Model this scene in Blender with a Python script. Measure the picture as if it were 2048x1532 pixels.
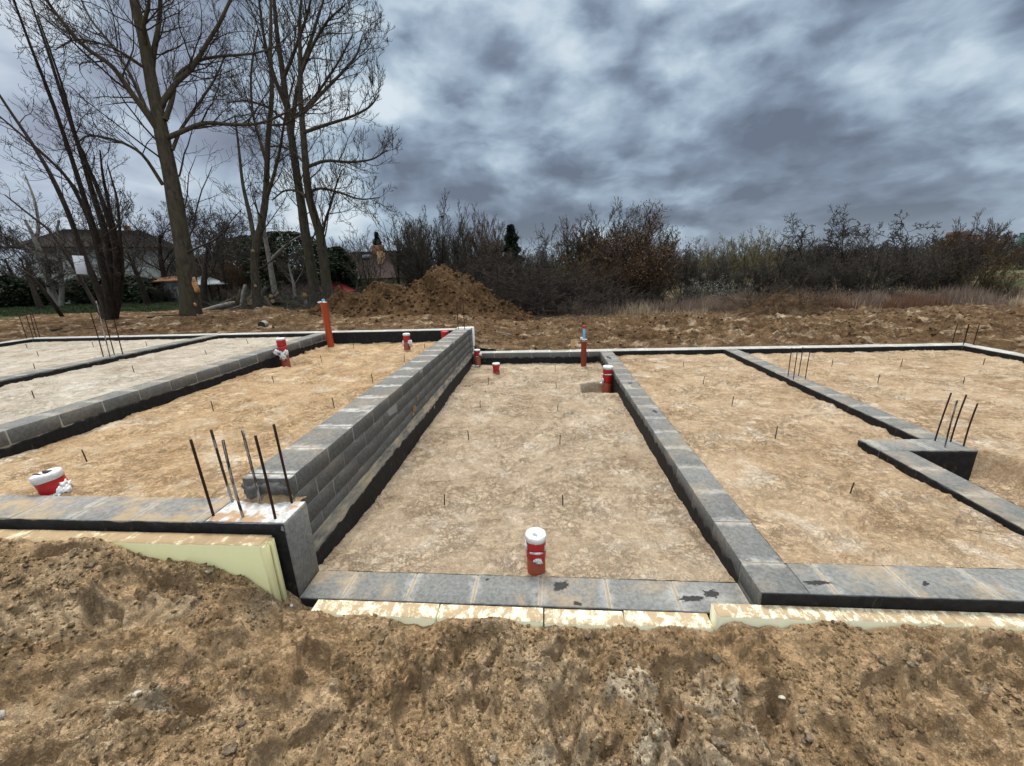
import bpy, bmesh, math, random
import numpy as np
R_ = math.radians
S = bpy.context.scene
COL = S.collection
for o in list(bpy.data.objects): bpy.data.objects.remove(o)

# ------------------------------------------------------------------ camera
F_PX, PITCH, ROLL, YAW, CAMZ = 798.456, R_(16.04665), R_(1.94142), R_(-4.92677), 1.85
def cam_axes():
    cy, sy, cp, sp, cr, sr = math.cos(YAW), math.sin(YAW), math.cos(PITCH), math.sin(PITCH), math.cos(ROLL), math.sin(ROLL)
    right = np.array([cy, -sy, 0.]); fh = np.array([sy, cy, 0.]); up = np.array([0, 0, 1.])
    fwd = cp*fh - sp*up; dn = -(sp*fh + cp*up)
    return cr*right + sr*dn, -sr*right + cr*dn, fwd
AX = cam_axes()
cam = bpy.data.cameras.new('camera'); cam_o = bpy.data.objects.new('camera', cam); COL.objects.link(cam_o)
cam.sensor_width = 36; cam.lens = F_PX/2048*36; cam.clip_end = 5000; cam.clip_start = .05
from mathutils import Matrix, Vector, Euler
r_, d_, f_ = AX
cam_o.matrix_world = Matrix(((r_[0], -d_[0], -f_[0], 0), (r_[1], -d_[1], -f_[1], 0), (r_[2], -d_[2], -f_[2], CAMZ), (0, 0, 0, 1)))
S.camera = cam_o
def ray(x, y):
    return r_*((x-1024)/F_PX) + d_*((y-766)/F_PX) + f_
def at(x, y, Y):                       # pixel of the 2048 px photograph -> point at world depth Y
    d = ray(x, y); t = Y/d[1]; return np.array([d[0]*t, Y, CAMZ+d[2]*t])
def onz(x, y, z):
    d = ray(x, y); t = (z-CAMZ)/d[2]; return np.array([d[0]*t, d[1]*t, z])
def mpp(p):                            # metres per photo pixel at point p
    return float(np.dot(np.array(p)-np.array([0, 0, CAMZ]), f_))/F_PX

# ------------------------------------------------------------------ world, sun, exposure
SUN_EL, SUN_AZ = 63, -14               # azimuth from +Y towards +X
w = bpy.data.worlds.new("World"); S.world = w; w.use_nodes = True
class NT:
    def __init__(s, tree): s.t = tree; s.n = tree.nodes; s.l = tree.links
    def put(s, sock, v):
        if isinstance(v, bpy.types.NodeSocket): s.l.new(v, sock)
        elif v is not None:
            if hasattr(sock, 'default_value'):
                dv = sock.default_value
                if hasattr(dv, '__len__') and not hasattr(v, '__len__'): v = [v]*len(dv)
                if hasattr(dv, '__len__') and len(dv) == 4 and len(v) == 3: v = (*v, 1)
                sock.default_value = v
    def node(s, typ, **kw):
        n = s.n.new(typ)
        for k, v in kw.items(): setattr(n, k, v)
        return n
    def math(s, op, a, b=None, c=None, clamp=False):
        n = s.node('ShaderNodeMath', operation=op); n.use_clamp = clamp
        s.put(n.inputs[0], a); s.put(n.inputs[1], b)
        if c is not None: s.put(n.inputs[2], c)
        return n.outputs[0]
    def vmath(s, op, a, b=None, scale=None):
        n = s.node('ShaderNodeVectorMath', operation=op); s.put(n.inputs[0], a)
        if b is not None: s.put(n.inputs[1], b)
        if scale is not None: s.put(n.inputs['Scale'], scale)
        return n.outputs['Value'] if op in ('DOT_PRODUCT', 'LENGTH', 'DISTANCE') else n.outputs[0]
    def noise(s, vec, scale, detail=4, rough=.55, dist=0, out='Fac'):
        n = s.node('ShaderNodeTexNoise'); s.put(n.inputs['Vector'], vec); s.put(n.inputs['Scale'], scale)
        s.put(n.inputs['Detail'], detail); s.put(n.inputs['Roughness'], rough); s.put(n.inputs['Distortion'], dist)
        return n.outputs['Color' if out == 'Color' else 0]
    def vor(s, vec, scale, feature='F1', out='Distance', rnd=1):
        n = s.node('ShaderNodeTexVoronoi', feature=feature); s.put(n.inputs['Vector'], vec); s.put(n.inputs['Scale'], scale)
        s.put(n.inputs['Randomness'], rnd); return n.outputs[out]
    def ss(s, v, a, b, lo=0, hi=1):
        n = s.node('ShaderNodeMapRange', interpolation_type='SMOOTHSTEP'); s.put(n.inputs[0], v)
        for i, q in enumerate((a, b, lo, hi)): s.put(n.inputs[1+i], q)
        return n.outputs[0]
    def mix(s, fac, a, b, mode='MIX'):
        n = s.node('ShaderNodeMix', data_type='RGBA', blend_type=mode); s.put(n.inputs[0], fac)
        s.put(n.inputs[6], a); s.put(n.inputs[7], b); return n.outputs[2]
    def ramp(s, fac, stops):
        n = s.node('ShaderNodeValToRGB'); e = n.color_ramp.elements
        e[0].position, e[0].color = stops[0][0], (*stops[0][1], 1); e[1].position, e[1].color = stops[-1][0], (*stops[-1][1], 1)
        for p, c in stops[1:-1]: q = e.new(p); q.color = (*c, 1)
        s.put(n.inputs[0], fac); return n.outputs[0]
    def attr(s, name): n = s.node('ShaderNodeAttribute'); n.attribute_name = name; return n.outputs['Fac']
    def xyz(s, v): n = s.node('ShaderNodeSeparateXYZ'); s.put(n.inputs[0], v); return n.outputs
    def comb(s, x, y, z): n = s.node('ShaderNodeCombineXYZ'); [s.put(n.inputs[i], q) for i, q in enumerate((x, y, z))]; return n.outputs[0]
    def bump(s, h, strength=.5, dist=.01, normal=None):
        n = s.node('ShaderNodeBump'); s.put(n.inputs['Height'], h); s.put(n.inputs['Strength'], strength); s.put(n.inputs['Distance'], dist)
        if normal is not None: s.put(n.inputs['Normal'], normal)
        return n.outputs[0]
nt = NT(w.node_tree); w.node_tree.nodes.clear()
tc = nt.node('ShaderNodeTexCoord'); dirv = nt.vmath('NORMALIZE', tc.outputs['Generated'])
dx, dy, dz = nt.xyz(dirv)
zz = nt.math('MAXIMUM', dz, 0.0)
den = nt.math('ADD', nt.math('MULTIPLY', zz, .75), .34)
P = nt.comb(nt.math('MULTIPLY', dx, 2.3), nt.math('MULTIPLY', dy, 2.3), nt.math('MULTIPLY', nt.math('POWER', zz, .85), 4.3))
warp = nt.vmath('SCALE', nt.vmath('SUBTRACT', nt.noise(P, 1.3, 4, .55, out='Color'), (.5, .5, .5)), scale=.55)
P2 = nt.vmath('ADD', P, warp)
n1 = nt.noise(P2, 1.6, 6, .50)
n2 = nt.noise(nt.vmath('ADD', P2, (5.3, 1.7, .4)), 4.2, 5, .5)
n1b = nt.noise(nt.vmath('ADD', P2, (.0, .04, .11)), 1.6, 5, .50)     # relief: the cloud a little higher up, towards the light
puff = nt.math('SUBTRACT', 1, nt.vor(nt.vmath('ADD', P, nt.vmath('SCALE', nt.vmath('SUBTRACT', nt.noise(P, 4.5, 4, .55, out='Color'), (.5, .5, .5)), scale=.30)), 3.6, 'SMOOTH_F1'))
dens = nt.math('ADD', nt.math('MULTIPLY', n1, .62), nt.math('ADD', nt.math('MULTIPLY', n2, .22), nt.math('MULTIPLY', puff, .26)))
dens = nt.math('ADD', .5, nt.math('MULTIPLY', nt.math('SUBTRACT', dens, .5), 1.5))
relief = nt.math('MULTIPLY', nt.math('SUBTRACT', n1b, n1), .8)
def px_dir(x, y):
    d = ray(x, y); d = d/np.linalg.norm(d); return math.degrees(math.atan2(d[0], d[1])), math.degrees(math.asin(d[2]))
def blob(az, el, rad, amt):            # a thicker (amt>0) or thinner (amt<0) patch of cloud in that part of the sky
    v = (math.sin(R_(az))*math.cos(R_(el)), math.cos(R_(az))*math.cos(R_(el)), math.sin(R_(el)))
    c = nt.vmath('DOT_PRODUCT', nt.vmath('NORMALIZE', nt.vmath('ADD', dirv, nt.vmath('SCALE', warp, scale=.75))), v)
    return nt.ss(c, math.cos(R_(rad)), 1.0, 0, amt)
tot = nt.math('SUBTRACT', dens, .078)
for (x, y, rad, amt) in [(1330, 290, 15, .12), (1900, 300, 17, .13), (1560, 350, 9, .06), (1090, 380, 10, .08), (1170, 200, 6, .06), (860, 380, 12, .04), (620, 380, 12, .04),
        (1010, 240, 10, -.07), (1240, 350, 6, -.07), (860, 70, 20, -.035), (740, 200, 12, -.05), (1250, 40, 14, -.05), (2040, 130, 12, -.06), (1600, 60, 14, -.03), (1450, 385, 9, -.05), (2000, 440, 8, -.05), (1180, 450, 8, -.05), (640, 460, 12, -.06)]:
    az, el = px_dir(x, y); tot = nt.math('ADD', tot, blob(az, el, rad, amt))
shade = nt.math('ADD', tot, relief)
sky_c = nt.ramp(shade, [(.32, (.68, .76, .82)), (.40, (.53, .63, .71)), (.47, (.39, .49, .59)), (.54, (.29, .37, .465)), (.62, (.20, .25, .33)), (.74, (.13, .16, .215))])
# overcast sky is brightest overhead (CIE); lilac cast to the west, pale band over the horizon
left = nt.ss(dx, -.35, -.85); sky_c = nt.mix(nt.math('MULTIPLY', left, .40), sky_c, (.50, .52, .63))
hor = nt.ss(dz, .10, .0, 0, .35); sky_c = nt.mix(hor, sky_c, (.38, .46, .56))
zen = nt.ss(dz, .50, .88, 1, 3.9)
back = nt.ss(dy, .15, -.6, 1, 1.5)
sky_c = nt.mix(nt.ss(dz, .46, .75, 0, .8), sky_c, (.46, .46, .44))
sky_c = nt.vmath('SCALE', sky_c, scale=nt.math('MULTIPLY', zen, back))
nish = nt.node('ShaderNodeTexSky'); nish.sky_type = 'NISHITA'; nish.sun_disc = False
nish.sun_elevation = R_(SUN_EL); nish.sun_rotation = R_(SUN_AZ)
bg1 = nt.node('ShaderNodeBackground'); nt.put(bg1.inputs[0], sky_c); bg1.inputs[1].default_value = 1.03
bg2 = nt.node('ShaderNodeBackground'); nt.put(bg2.inputs[0], nish.outputs[0]); bg2.inputs[1].default_value = .05
mixs = nt.node('ShaderNodeMixShader'); mixs.inputs[0].default_value = .12
nt.l.new(bg1.outputs[0], mixs.inputs[1]); nt.l.new(bg2.outputs[0], mixs.inputs[2])
ow = nt.node('ShaderNodeOutputWorld'); nt.l.new(mixs.outputs[0], ow.inputs[0])
w.cycles.sampling_method = 'MANUAL'; w.cycles.sample_map_resolution = 512

sl = bpy.data.lights.new('sun', 'SUN'); sl.energy = 3.1; sl.angle = R_(18); sl.color = (1, .94, .85)
so = bpy.data.objects.new('sun', sl); COL.objects.link(so)
sd = Vector((math.sin(R_(SUN_AZ))*math.cos(R_(SUN_EL)), math.cos(R_(SUN_AZ))*math.cos(R_(SUN_EL)), math.sin(R_(SUN_EL))))
so.rotation_euler = sd.to_track_quat('Z', 'Y').to_euler()
S.view_settings.view_transform = 'Standard'; S.view_settings.look = 'None'; S.view_settings.exposure = 0.12; S.view_settings.gamma = 1
S.cycles.max_bounces = 5; S.cycles.diffuse_bounces = 2; S.cycles.glossy_bounces = 2; S.cycles.transparent_max_bounces = 4

# ------------------------------------------------------------------ numpy noise
def _h(ix, iy, seed):
    n = (ix.astype(np.int64)*374761393 + iy.astype(np.int64)*668265263 + seed*2147483647) & 0xffffffff
    n = ((n ^ (n >> 13))*1274126177) & 0xffffffff
    n = ((n ^ (n >> 16))*2246822519) & 0xffffffff
    return ((n ^ (n >> 15)) & 0xffffff)/float(0x1000000)
def pn(x, y, seed=0):
    x = np.asarray(x, float); y = np.asarray(y, float)
    ix, iy = np.floor(x), np.floor(y); fx, fy = x-ix, y-iy
    u, v = fx*fx*fx*(fx*(fx*6-15)+10), fy*fy*fy*(fy*(fy*6-15)+10)
    def g(a, b):
        t = _h(ix+a, iy+b, seed)*2*np.pi
        return np.cos(t)*(fx-a) + np.sin(t)*(fy-b)
    a = g(0, 0)*(1-u)+g(1, 0)*u; b = g(0, 1)*(1-u)+g(1, 1)*u
    return (a*(1-v)+b*v)*1.5
def fbm(x, y, octv=4, seed=0, gain=.5):
    t = 0; a = 1
    for i in range(octv): t = t + a*pn(x*2**i, y*2**i, seed+i*17); a *= gain
    return t
def vor(x, y, seed=0):
    ix, iy = np.floor(x), np.floor(y); f1 = np.full(x.shape, 9.); f2 = f1.copy(); cid = np.zeros(x.shape)
    for a in (-1, 0, 1):
        for b in (-1, 0, 1):
            cx, cy = ix+a, iy+b
            px = cx+_h(cx, cy, seed); py = cy+_h(cx, cy, seed+5)
            d = np.hypot(px-x, py-y); r = _h(cx, cy, seed+9)
            m = d < f1; f2 = np.where(m, f1, np.minimum(f2, d)); cid = np.where(m, r, cid); f1 = np.where(m, d, f1)
    return f1, f2, cid
def sst(a, b, v):
    t = np.clip((v-a)/(b-a), 0, 1); return t*t*(3-2*t)
def clods(x, y, freq, seed, dens=.5, r=.45):
    wx = x*freq+.35*pn(x*freq*1.3, y*freq*1.3, seed+3); wy = y*freq+.35*pn(x*freq*1.3+9, y*freq*1.3, seed+4)
    f1, f2, c = vor(wx, wy, seed)
    rr = r*(.5+.9*c); on = c > (1-dens)
    return np.where(on & (f1 < rr), np.sqrt(np.maximum(0, 1-(f1/rr)**2))*rr, 0)/freq

# ------------------------------------------------------------------ mesh helpers
def link(name, me, parent=None):
    o = bpy.data.objects.new(name, me); COL.objects.link(o)
    if parent is not None: o.parent = parent
    return o
def tag(o, label=None, cat=None, group=None, kind=None):
    if label: o['label'] = label
    if cat: o['category'] = cat
    if group: o['group'] = group
    if kind: o['kind'] = kind
    return o
def empty(name, loc, rz=0):
    o = bpy.data.objects.new(name, None); COL.objects.link(o); o.location = loc; o.rotation_euler = (0, 0, rz); o.empty_display_size = .1
    return o
def npmesh(name, V, Fc, mat=None, parent=None, smooth=False, attrs=None, mi=None, mats=None, off=None):
    V = np.asarray(V, np.float32).reshape(-1, 3)
    if off is not None: V = V-np.asarray(off, np.float32)
    if isinstance(Fc, np.ndarray): groups = [Fc]
    else: groups = [np.asarray(g) for g in Fc if len(g)]
    loops = np.concatenate([g.ravel() for g in groups]).astype(np.int32)
    tot = np.concatenate([np.full(len(g), g.shape[1]) for g in groups]).astype(np.int32)
    me = bpy.data.meshes.new(name)
    me.vertices.add(len(V)); me.vertices.foreach_set('co', V.ravel())
    me.loops.add(len(loops)); me.loops.foreach_set('vertex_index', loops)
    me.polygons.add(len(tot)); me.polygons.foreach_set('loop_start', np.concatenate(([0], np.cumsum(tot)[:-1])).astype(np.int32))
    me.polygons.foreach_set('loop_total', tot)
    if mi is not None: me.polygons.foreach_set('material_index', np.asarray(mi, np.int32))
    me.update(calc_edges=True); me.validate()
    if smooth: me.polygons.foreach_set('use_smooth', np.ones(len(me.polygons), bool))
    for k, v in (attrs or {}).items():
        a = me.attributes.new(k, 'FLOAT', 'POINT'); a.data.foreach_set('value', np.asarray(v, np.float32).ravel())
    for m in (mats or ([mat] if mat else [])): me.materials.append(m)
    return link(name, me, parent)
class MB:                               # collects shapes into one mesh
    def __init__(s): s.v = []; s.q = []; s.t = []; s.n = 0; s.tone = []; s.qi = []; s.ti = []
    def add(s, V, Q=None, T=None, tone=0., mi=0):
        V = np.asarray(V, float).reshape(-1, 3); s.v.append(V)
        if Q is not None and len(Q): s.q.append(np.asarray(Q)+s.n); s.qi += [mi]*len(Q)
        if T is not None and len(T): s.t.append(np.asarray(T)+s.n); s.ti += [mi]*len(T)
        s.tone.append(np.full(len(V), tone)); s.n += len(V)
    def build(s, name, mat=None, parent=None, smooth=False, mats=None, off=None):
        return npmesh(name, np.concatenate(s.v), [np.concatenate(g) for g in (s.q, s.t) if g], mat, parent, smooth,
                      {'tone': np.concatenate(s.tone)}, s.qi+s.ti, mats, off)
    def box(s, c, d, ch=.004, tone=0., jit=0., rng=None, M=None, mi=0):    # chamfered box, centre c, size d
        hx, hy, hz = d[0]/2, d[1]/2, d[2]/2; b = min(ch, hx*.45, hy*.45, hz*.45)
        V = []
        for sx in (-1, 1):
            for sy in (-1, 1):
                for sz in (-1, 1):
                    V += [(sx*hx, sy*(hy-b), sz*(hz-b)), (sx*(hx-b), sy*hy, sz*(hz-b)), (sx*(hx-b), sy*(hy-b), sz*hz)]
        V = np.array(V); i = lambda x, y, z, k: ((x*2+y)*2+z)*3+k
        Q = []
        for a in (0, 1):
            q = [i(a, 0, 0, 0), i(a, 1, 0, 0), i(a, 1, 1, 0), i(a, 0, 1, 0)]; Q.append(q if a else q[::-1])
            q = [i(0, a, 0, 1), i(0, a, 1, 1), i(1, a, 1, 1), i(1, a, 0, 1)]; Q.append(q if a else q[::-1])
            q = [i(0, 0, a, 2), i(1, 0, a, 2), i(1, 1, a, 2), i(0, 1, a, 2)]; Q.append(q if a else q[::-1])
        for a in (0, 1):
            for e in (0, 1):
                Q.append([i(a, e, 0, 0), i(a, e, 1, 0), i(a, e, 1, 1), i(a, e, 0, 1)])
                Q.append([i(a, 0, e, 0), i(a, 1, e, 0), i(a, 1, e, 2), i(a, 0, e, 2)])
                Q.append([i(0, a, e, 1), i(1, a, e, 1), i(1, a, e, 2), i(0, a, e, 2)])
        T = [[i(x, y, z, k) for k in range(3)] for x in (0, 1) for y in (0, 1) for z in (0, 1)]
        Q = [s._fix(V, q) for q in Q]; T = [s._fix(V, t) for t in T]
        if jit and rng is not None:
            k = np.repeat(rng.normal(0, jit, (8, 3)), 3, axis=0); V = V+k
        if M is not None: V = V@np.asarray(M).T
        s.add(V+np.array(c), Q, T, tone, mi)
    @staticmethod
    def _fix(V, q):
        p = V[q]; n = np.cross(p[1]-p[0], p[2]-p[0]); return q if np.dot(n, p.mean(0)) > 0 else q[::-1]
    def tube(s, pts, rad, k=8, cap=True, tone=0., mi=0):
        P = np.asarray(pts, float); n = len(P); rad = np.broadcast_to(np.asarray(rad, float), (n,))
        T = np.gradient(P, axis=0); T /= np.linalg.norm(T, axis=1)[:, None]+1e-9
        ref = np.array([0, 0, 1.]) if abs(T[:, 2]).mean() < .8 else np.array([1., 0, 0])
        A = np.cross(T, ref); A /= np.linalg.norm(A, axis=1)[:, None]+1e-9; B = np.cross(T, A)
        th = np.arange(k)*2*np.pi/k
        V = P[:, None]+rad[:, None, None]*(A[:, None]*np.cos(th)[None, :, None]+B[:, None]*np.sin(th)[None, :, None])
        i = np.arange(n-1)[:, None]*k; j = np.arange(k)[None]; j2 = (j+1) % k
        Q = np.stack([i+j, i+j2, i+k+j2, i+k+j], -1).reshape(-1, 4)
        V = V.reshape(-1, 3); Tt = []
        if cap:
            V = np.concatenate([V, P[:1], P[-1:]]); a, b = n*k, n*k+1
            Tt = [[a, (q+1) % k, q] for q in range(k)]+[[b, (n-1)*k+q, (n-1)*k+(q+1) % k] for q in range(k)]
        s.add(V, Q, Tt, tone, mi)
    def lathe(s, prof, c=(0, 0, 0), k=32, M=None, tone=0., mi=0, wob=0., seed=0):   # profile [(r,z)...]
        pr = np.array(prof, float); th = np.arange(k)*2*np.pi/k; n = len(pr)
        r = pr[:, 0][:, None]*np.ones(k)[None]
        z = pr[:, 1][:, None]*np.ones(k)[None]
        if wob:
            r = r*(1+wob*pn(np.cos(th)[None]*2.5+seed, np.sin(th)[None]*2.5+z*40, seed))+0*z
            z = z+wob*.03*pn(np.cos(th)[None]*2+seed+7+z*10, np.sin(th)[None]*2, seed+3)
        V = np.stack([r*np.cos(th), r*np.sin(th), z], -1).reshape(-1, 3)
        i = np.arange(n-1)[:, None]*k; j = np.arange(k)[None]; j2 = (j+1) % k
        Q = np.stack([i+j, i+j2, i+k+j2, i+k+j], -1).reshape(-1, 4)
        if M is not None: V = V@np.asarray(M).T
        s.add(V+np.array(c), Q, None, tone, mi)
    def blobm(s, c, size, seed=0, rough=.35, sub=3, M=None, tone=0., freq=1.8, mi=0):      # rough lump
        V, T = ICO[sub]; n1_ = fbm(V[:, 0]*freq+V[:, 2]*.9+seed*3.1, V[:, 1]*freq-V[:, 2]*1.1+seed, 3, seed)
        W = V*(1+rough*n1_)[:, None]*np.array(size)
        if M is not None: W = W@np.asarray(M).T
        s.add(W+np.array(c), None, T, tone, mi)
def ico(sub):
    bm = bmesh.new(); bmesh.ops.create_icosphere(bm, subdivisions=sub, radius=1)
    V = np.array([v.co[:] for v in bm.verts]); T = np.array([[v.index for v in f.verts] for f in bm.faces]); bm.free(); return V, T
ICO = {k: ico(k) for k in (1, 2, 3, 4)}
def rotm(ax, a):
    return np.array(Matrix.Rotation(a, 3, ax))
def grid(xs, ys, zf, name, mat, kind='structure', keep=None, attrs=None, parent=None, smooth=True):
    X, Y = np.meshgrid(xs, ys); r = zf(X, Y); Z, at_ = r if isinstance(r, tuple) else (r, {})
    V = np.stack([X, Y, Z], -1).reshape(-1, 3); nx, ny = len(xs), len(ys)
    i = (np.arange(ny-1)[:, None]*nx+np.arange(nx-1)[None]).ravel(); Q = np.stack([i, i+1, i+nx+1, i+nx], -1)
    if keep is not None: c = V[Q].mean(1); Q = Q[keep(c[:, 0], c[:, 1])]
    o = npmesh(name, V, Q, mat, parent, smooth, {k: v.ravel() for k, v in at_.items()})
    if kind: o['kind'] = kind
    return o

# ------------------------------------------------------------------ materials
def newmat(name):
    m = bpy.data.materials.new(name); m.use_nodes = True; t = NT(m.node_tree); b = t.n['Principled BSDF']
    g = t.node('ShaderNodeNewGeometry'); t.pos = g.outputs['Position']; t.nor = g.outputs['Normal']; t.b = b
    b.inputs['Specular IOR Level'].default_value = .25
    return m, t, b
def fin(t, b, col, rough=.9, nrm=None, spec=None):
    t.put(b.inputs['Base Color'], col); t.put(b.inputs['Roughness'], rough)
    if nrm is not None: t.put(b.inputs['Normal'], nrm)
    if spec is not None: b.inputs['Specular IOR Level'].default_value = spec
def simple(name, col, rough=.7, var=.15, scale=8, bump=0, spec=.3, bs=60, bd=.003):
    m, t, b = newmat(name); n = t.noise(t.pos, scale, 5, .6)
    c = t.mix(n, [q*(1-var) for q in col], [min(1, q*(1+var)) for q in col])
    fin(t, b, c, rough, t.bump(t.noise(t.pos, bs, 4), bump, bd) if bump else None, spec); return m
def soil_mat(name, dark, mid, light, pale, pale_amt=.5, fine=1., sc=1., bump=1., crack=.8, mott=1.):
    m, t, b = newmat(name)
    a = t.noise(t.pos, 1.1*sc, 5, .6, .3); c2 = t.noise(t.pos, 5.5*sc, 6, .65, .2); f = t.noise(t.pos, 38*sc, 4, .65)
    g = t.noise(t.pos, 210, 2, .6)
    s_ = t.math('ADD', t.math('MULTIPLY', a, .35), t.math('ADD', t.math('MULTIPLY', c2, .38), t.math('MULTIPLY', f, .27)))
    col = t.ramp(s_, [(.31, dark), (.45, mid), (.60, light)])
    pm = t.ss(t.noise(t.vmath('ADD', t.pos, (7, 3, 0)), 2.6*sc, 7, .68, .4), .52, .66, 0, pale_amt)
    col = t.mix(pm, col, pale)
    pl = t.ss(t.noise(t.vmath('ADD', t.pos, (2, 8, 3)), 4.2*sc, 9, .72, .6), .485, .525)
    col = t.mix(1., col, t.mix(pl, [1-.20*mott, 1-.23*mott, 1-.27*mott], [1+.10*mott, 1+.09*mott, 1+.07*mott]), 'MULTIPLY')
    pl2 = t.ss(t.noise(t.vmath('ADD', t.pos, (5, 1, 3)), 15*sc, 8, .75, .5), .50, .56)
    col = t.mix(1., col, t.mix(pl2, [1-.14*mott-.03, 1-.16*mott-.03, 1-.19*mott-.03], (1.04, 1.04, 1.03)), 'MULTIPLY')
    ln = t.math('ABSOLUTE', t.math('SUBTRACT', t.noise(t.vmath('ADD', t.pos, (1, 5, 9)), 5.5*sc, 8, .68, .3), .5))
    ln2 = t.math('ABSOLUTE', t.math('SUBTRACT', t.noise(t.vmath('ADD', t.pos, (6, 2, 7)), 13*sc, 7, .7, .3), .5))
    msk = t.ss(t.noise(t.vmath('ADD', t.pos, (3, 3, 1)), 2.3*sc, 4, .6), .42, .60)
    crk = t.math('MULTIPLY', t.math('MAXIMUM', t.ss(ln, .022, .006), t.math('MULTIPLY', t.ss(ln2, .022, .004), .8)), t.math('ADD', .25, t.math('MULTIPLY', msk, .75)))
    col = t.mix(t.math('MULTIPLY', crk, crack), col, dark)
    cb = t.math('MULTIPLY', t.ss(t.vor(t.pos, 46*sc), .22, .12), t.ss(t.noise(t.vmath('ADD', t.pos, (9, 4, 2)), 6*sc, 5, .7), .50, .60)); col = t.mix(t.math('MULTIPLY', cb, .6), col, dark)
    col = t.mix(t.math('MULTIPLY', t.attr('flat'), .65), col, t.mix(f, mid, light))
    clay = t.attr('clay'); col = t.mix(clay, col, t.mix(f, (.30, .235, .155), (.56, .475, .355)))
    grain = t.mix(t.ss(g, .35, .65), (.72, .72, .72), (1.22, 1.2, 1.17)); col = t.mix(.55*fine, col, t.mix(1., col, grain, 'MULTIPLY'))
    sp = t.ss(t.vor(t.pos, 75, out='Distance'), .10, .05, 0, .35); col = t.mix(sp, col, (.10, .065, .035))
    h = t.math('ADD', t.math('MULTIPLY', f, .6), t.math('ADD', t.math('MULTIPLY', g, .25), t.math('MULTIPLY', t.noise(t.pos, 90, 4, .7), .5)))
    h = t.math('ADD', h, t.math('SUBTRACT', t.math('ADD', t.math('MULTIPLY', pl, .35), t.math('MULTIPLY', pl2, .3)), t.math('MULTIPLY', crk, .9)))
    fin(t, b, col, .95, t.bump(h, .85*bump, .014), .10); return m
M_fore = soil_mat('wet_soil', (.17, .108, .055), (.33, .225, .128), (.43, .315, .195), (.50, .405, .285), .5, mott=.3, crack=.5)
M_sandL = soil_mat('ochre_sand', (0.164, 0.098, 0.045), (0.402, 0.276, 0.160), (0.525, 0.394, 0.254), (0.574, 0.487, 0.377), .85, 1, .9, .9, .5, .3)
M_sandM = soil_mat('grey_sand', (0.157, 0.108, 0.063), (0.378, 0.297, 0.210), (0.477, 0.392, 0.295), (0.542, 0.478, 0.401), .75, 1, .9, .9, .5, .3)
M_sandW = soil_mat('pale_sand', (0.194, 0.146, 0.096), (0.418, 0.365, 0.297), (0.488, 0.446, 0.384), (0.542, 0.518, 0.471), .75, 1, .9, .8, .5, .3)
M_sandR = soil_mat('tan_sand', (0.152, 0.100, 0.054), (0.392, 0.284, 0.180), (0.503, 0.397, 0.283), (0.553, 0.473, 0.381), .85, 1, .9, .9, .5, .3)
M_field = soil_mat('field_soil', (0.045, 0.026, 0.014), (0.107, 0.066, 0.035), (0.212, 0.142, 0.083), (0.537, 0.437, 0.330), .65, 1, .7, 1)
M_mound = soil_mat('mound_soil', (0.031, 0.017, 0.009), (0.081, 0.047, 0.023), (0.146, 0.088, 0.045), (0.208, 0.143, 0.084), .35, 1, .6, 1)
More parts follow.
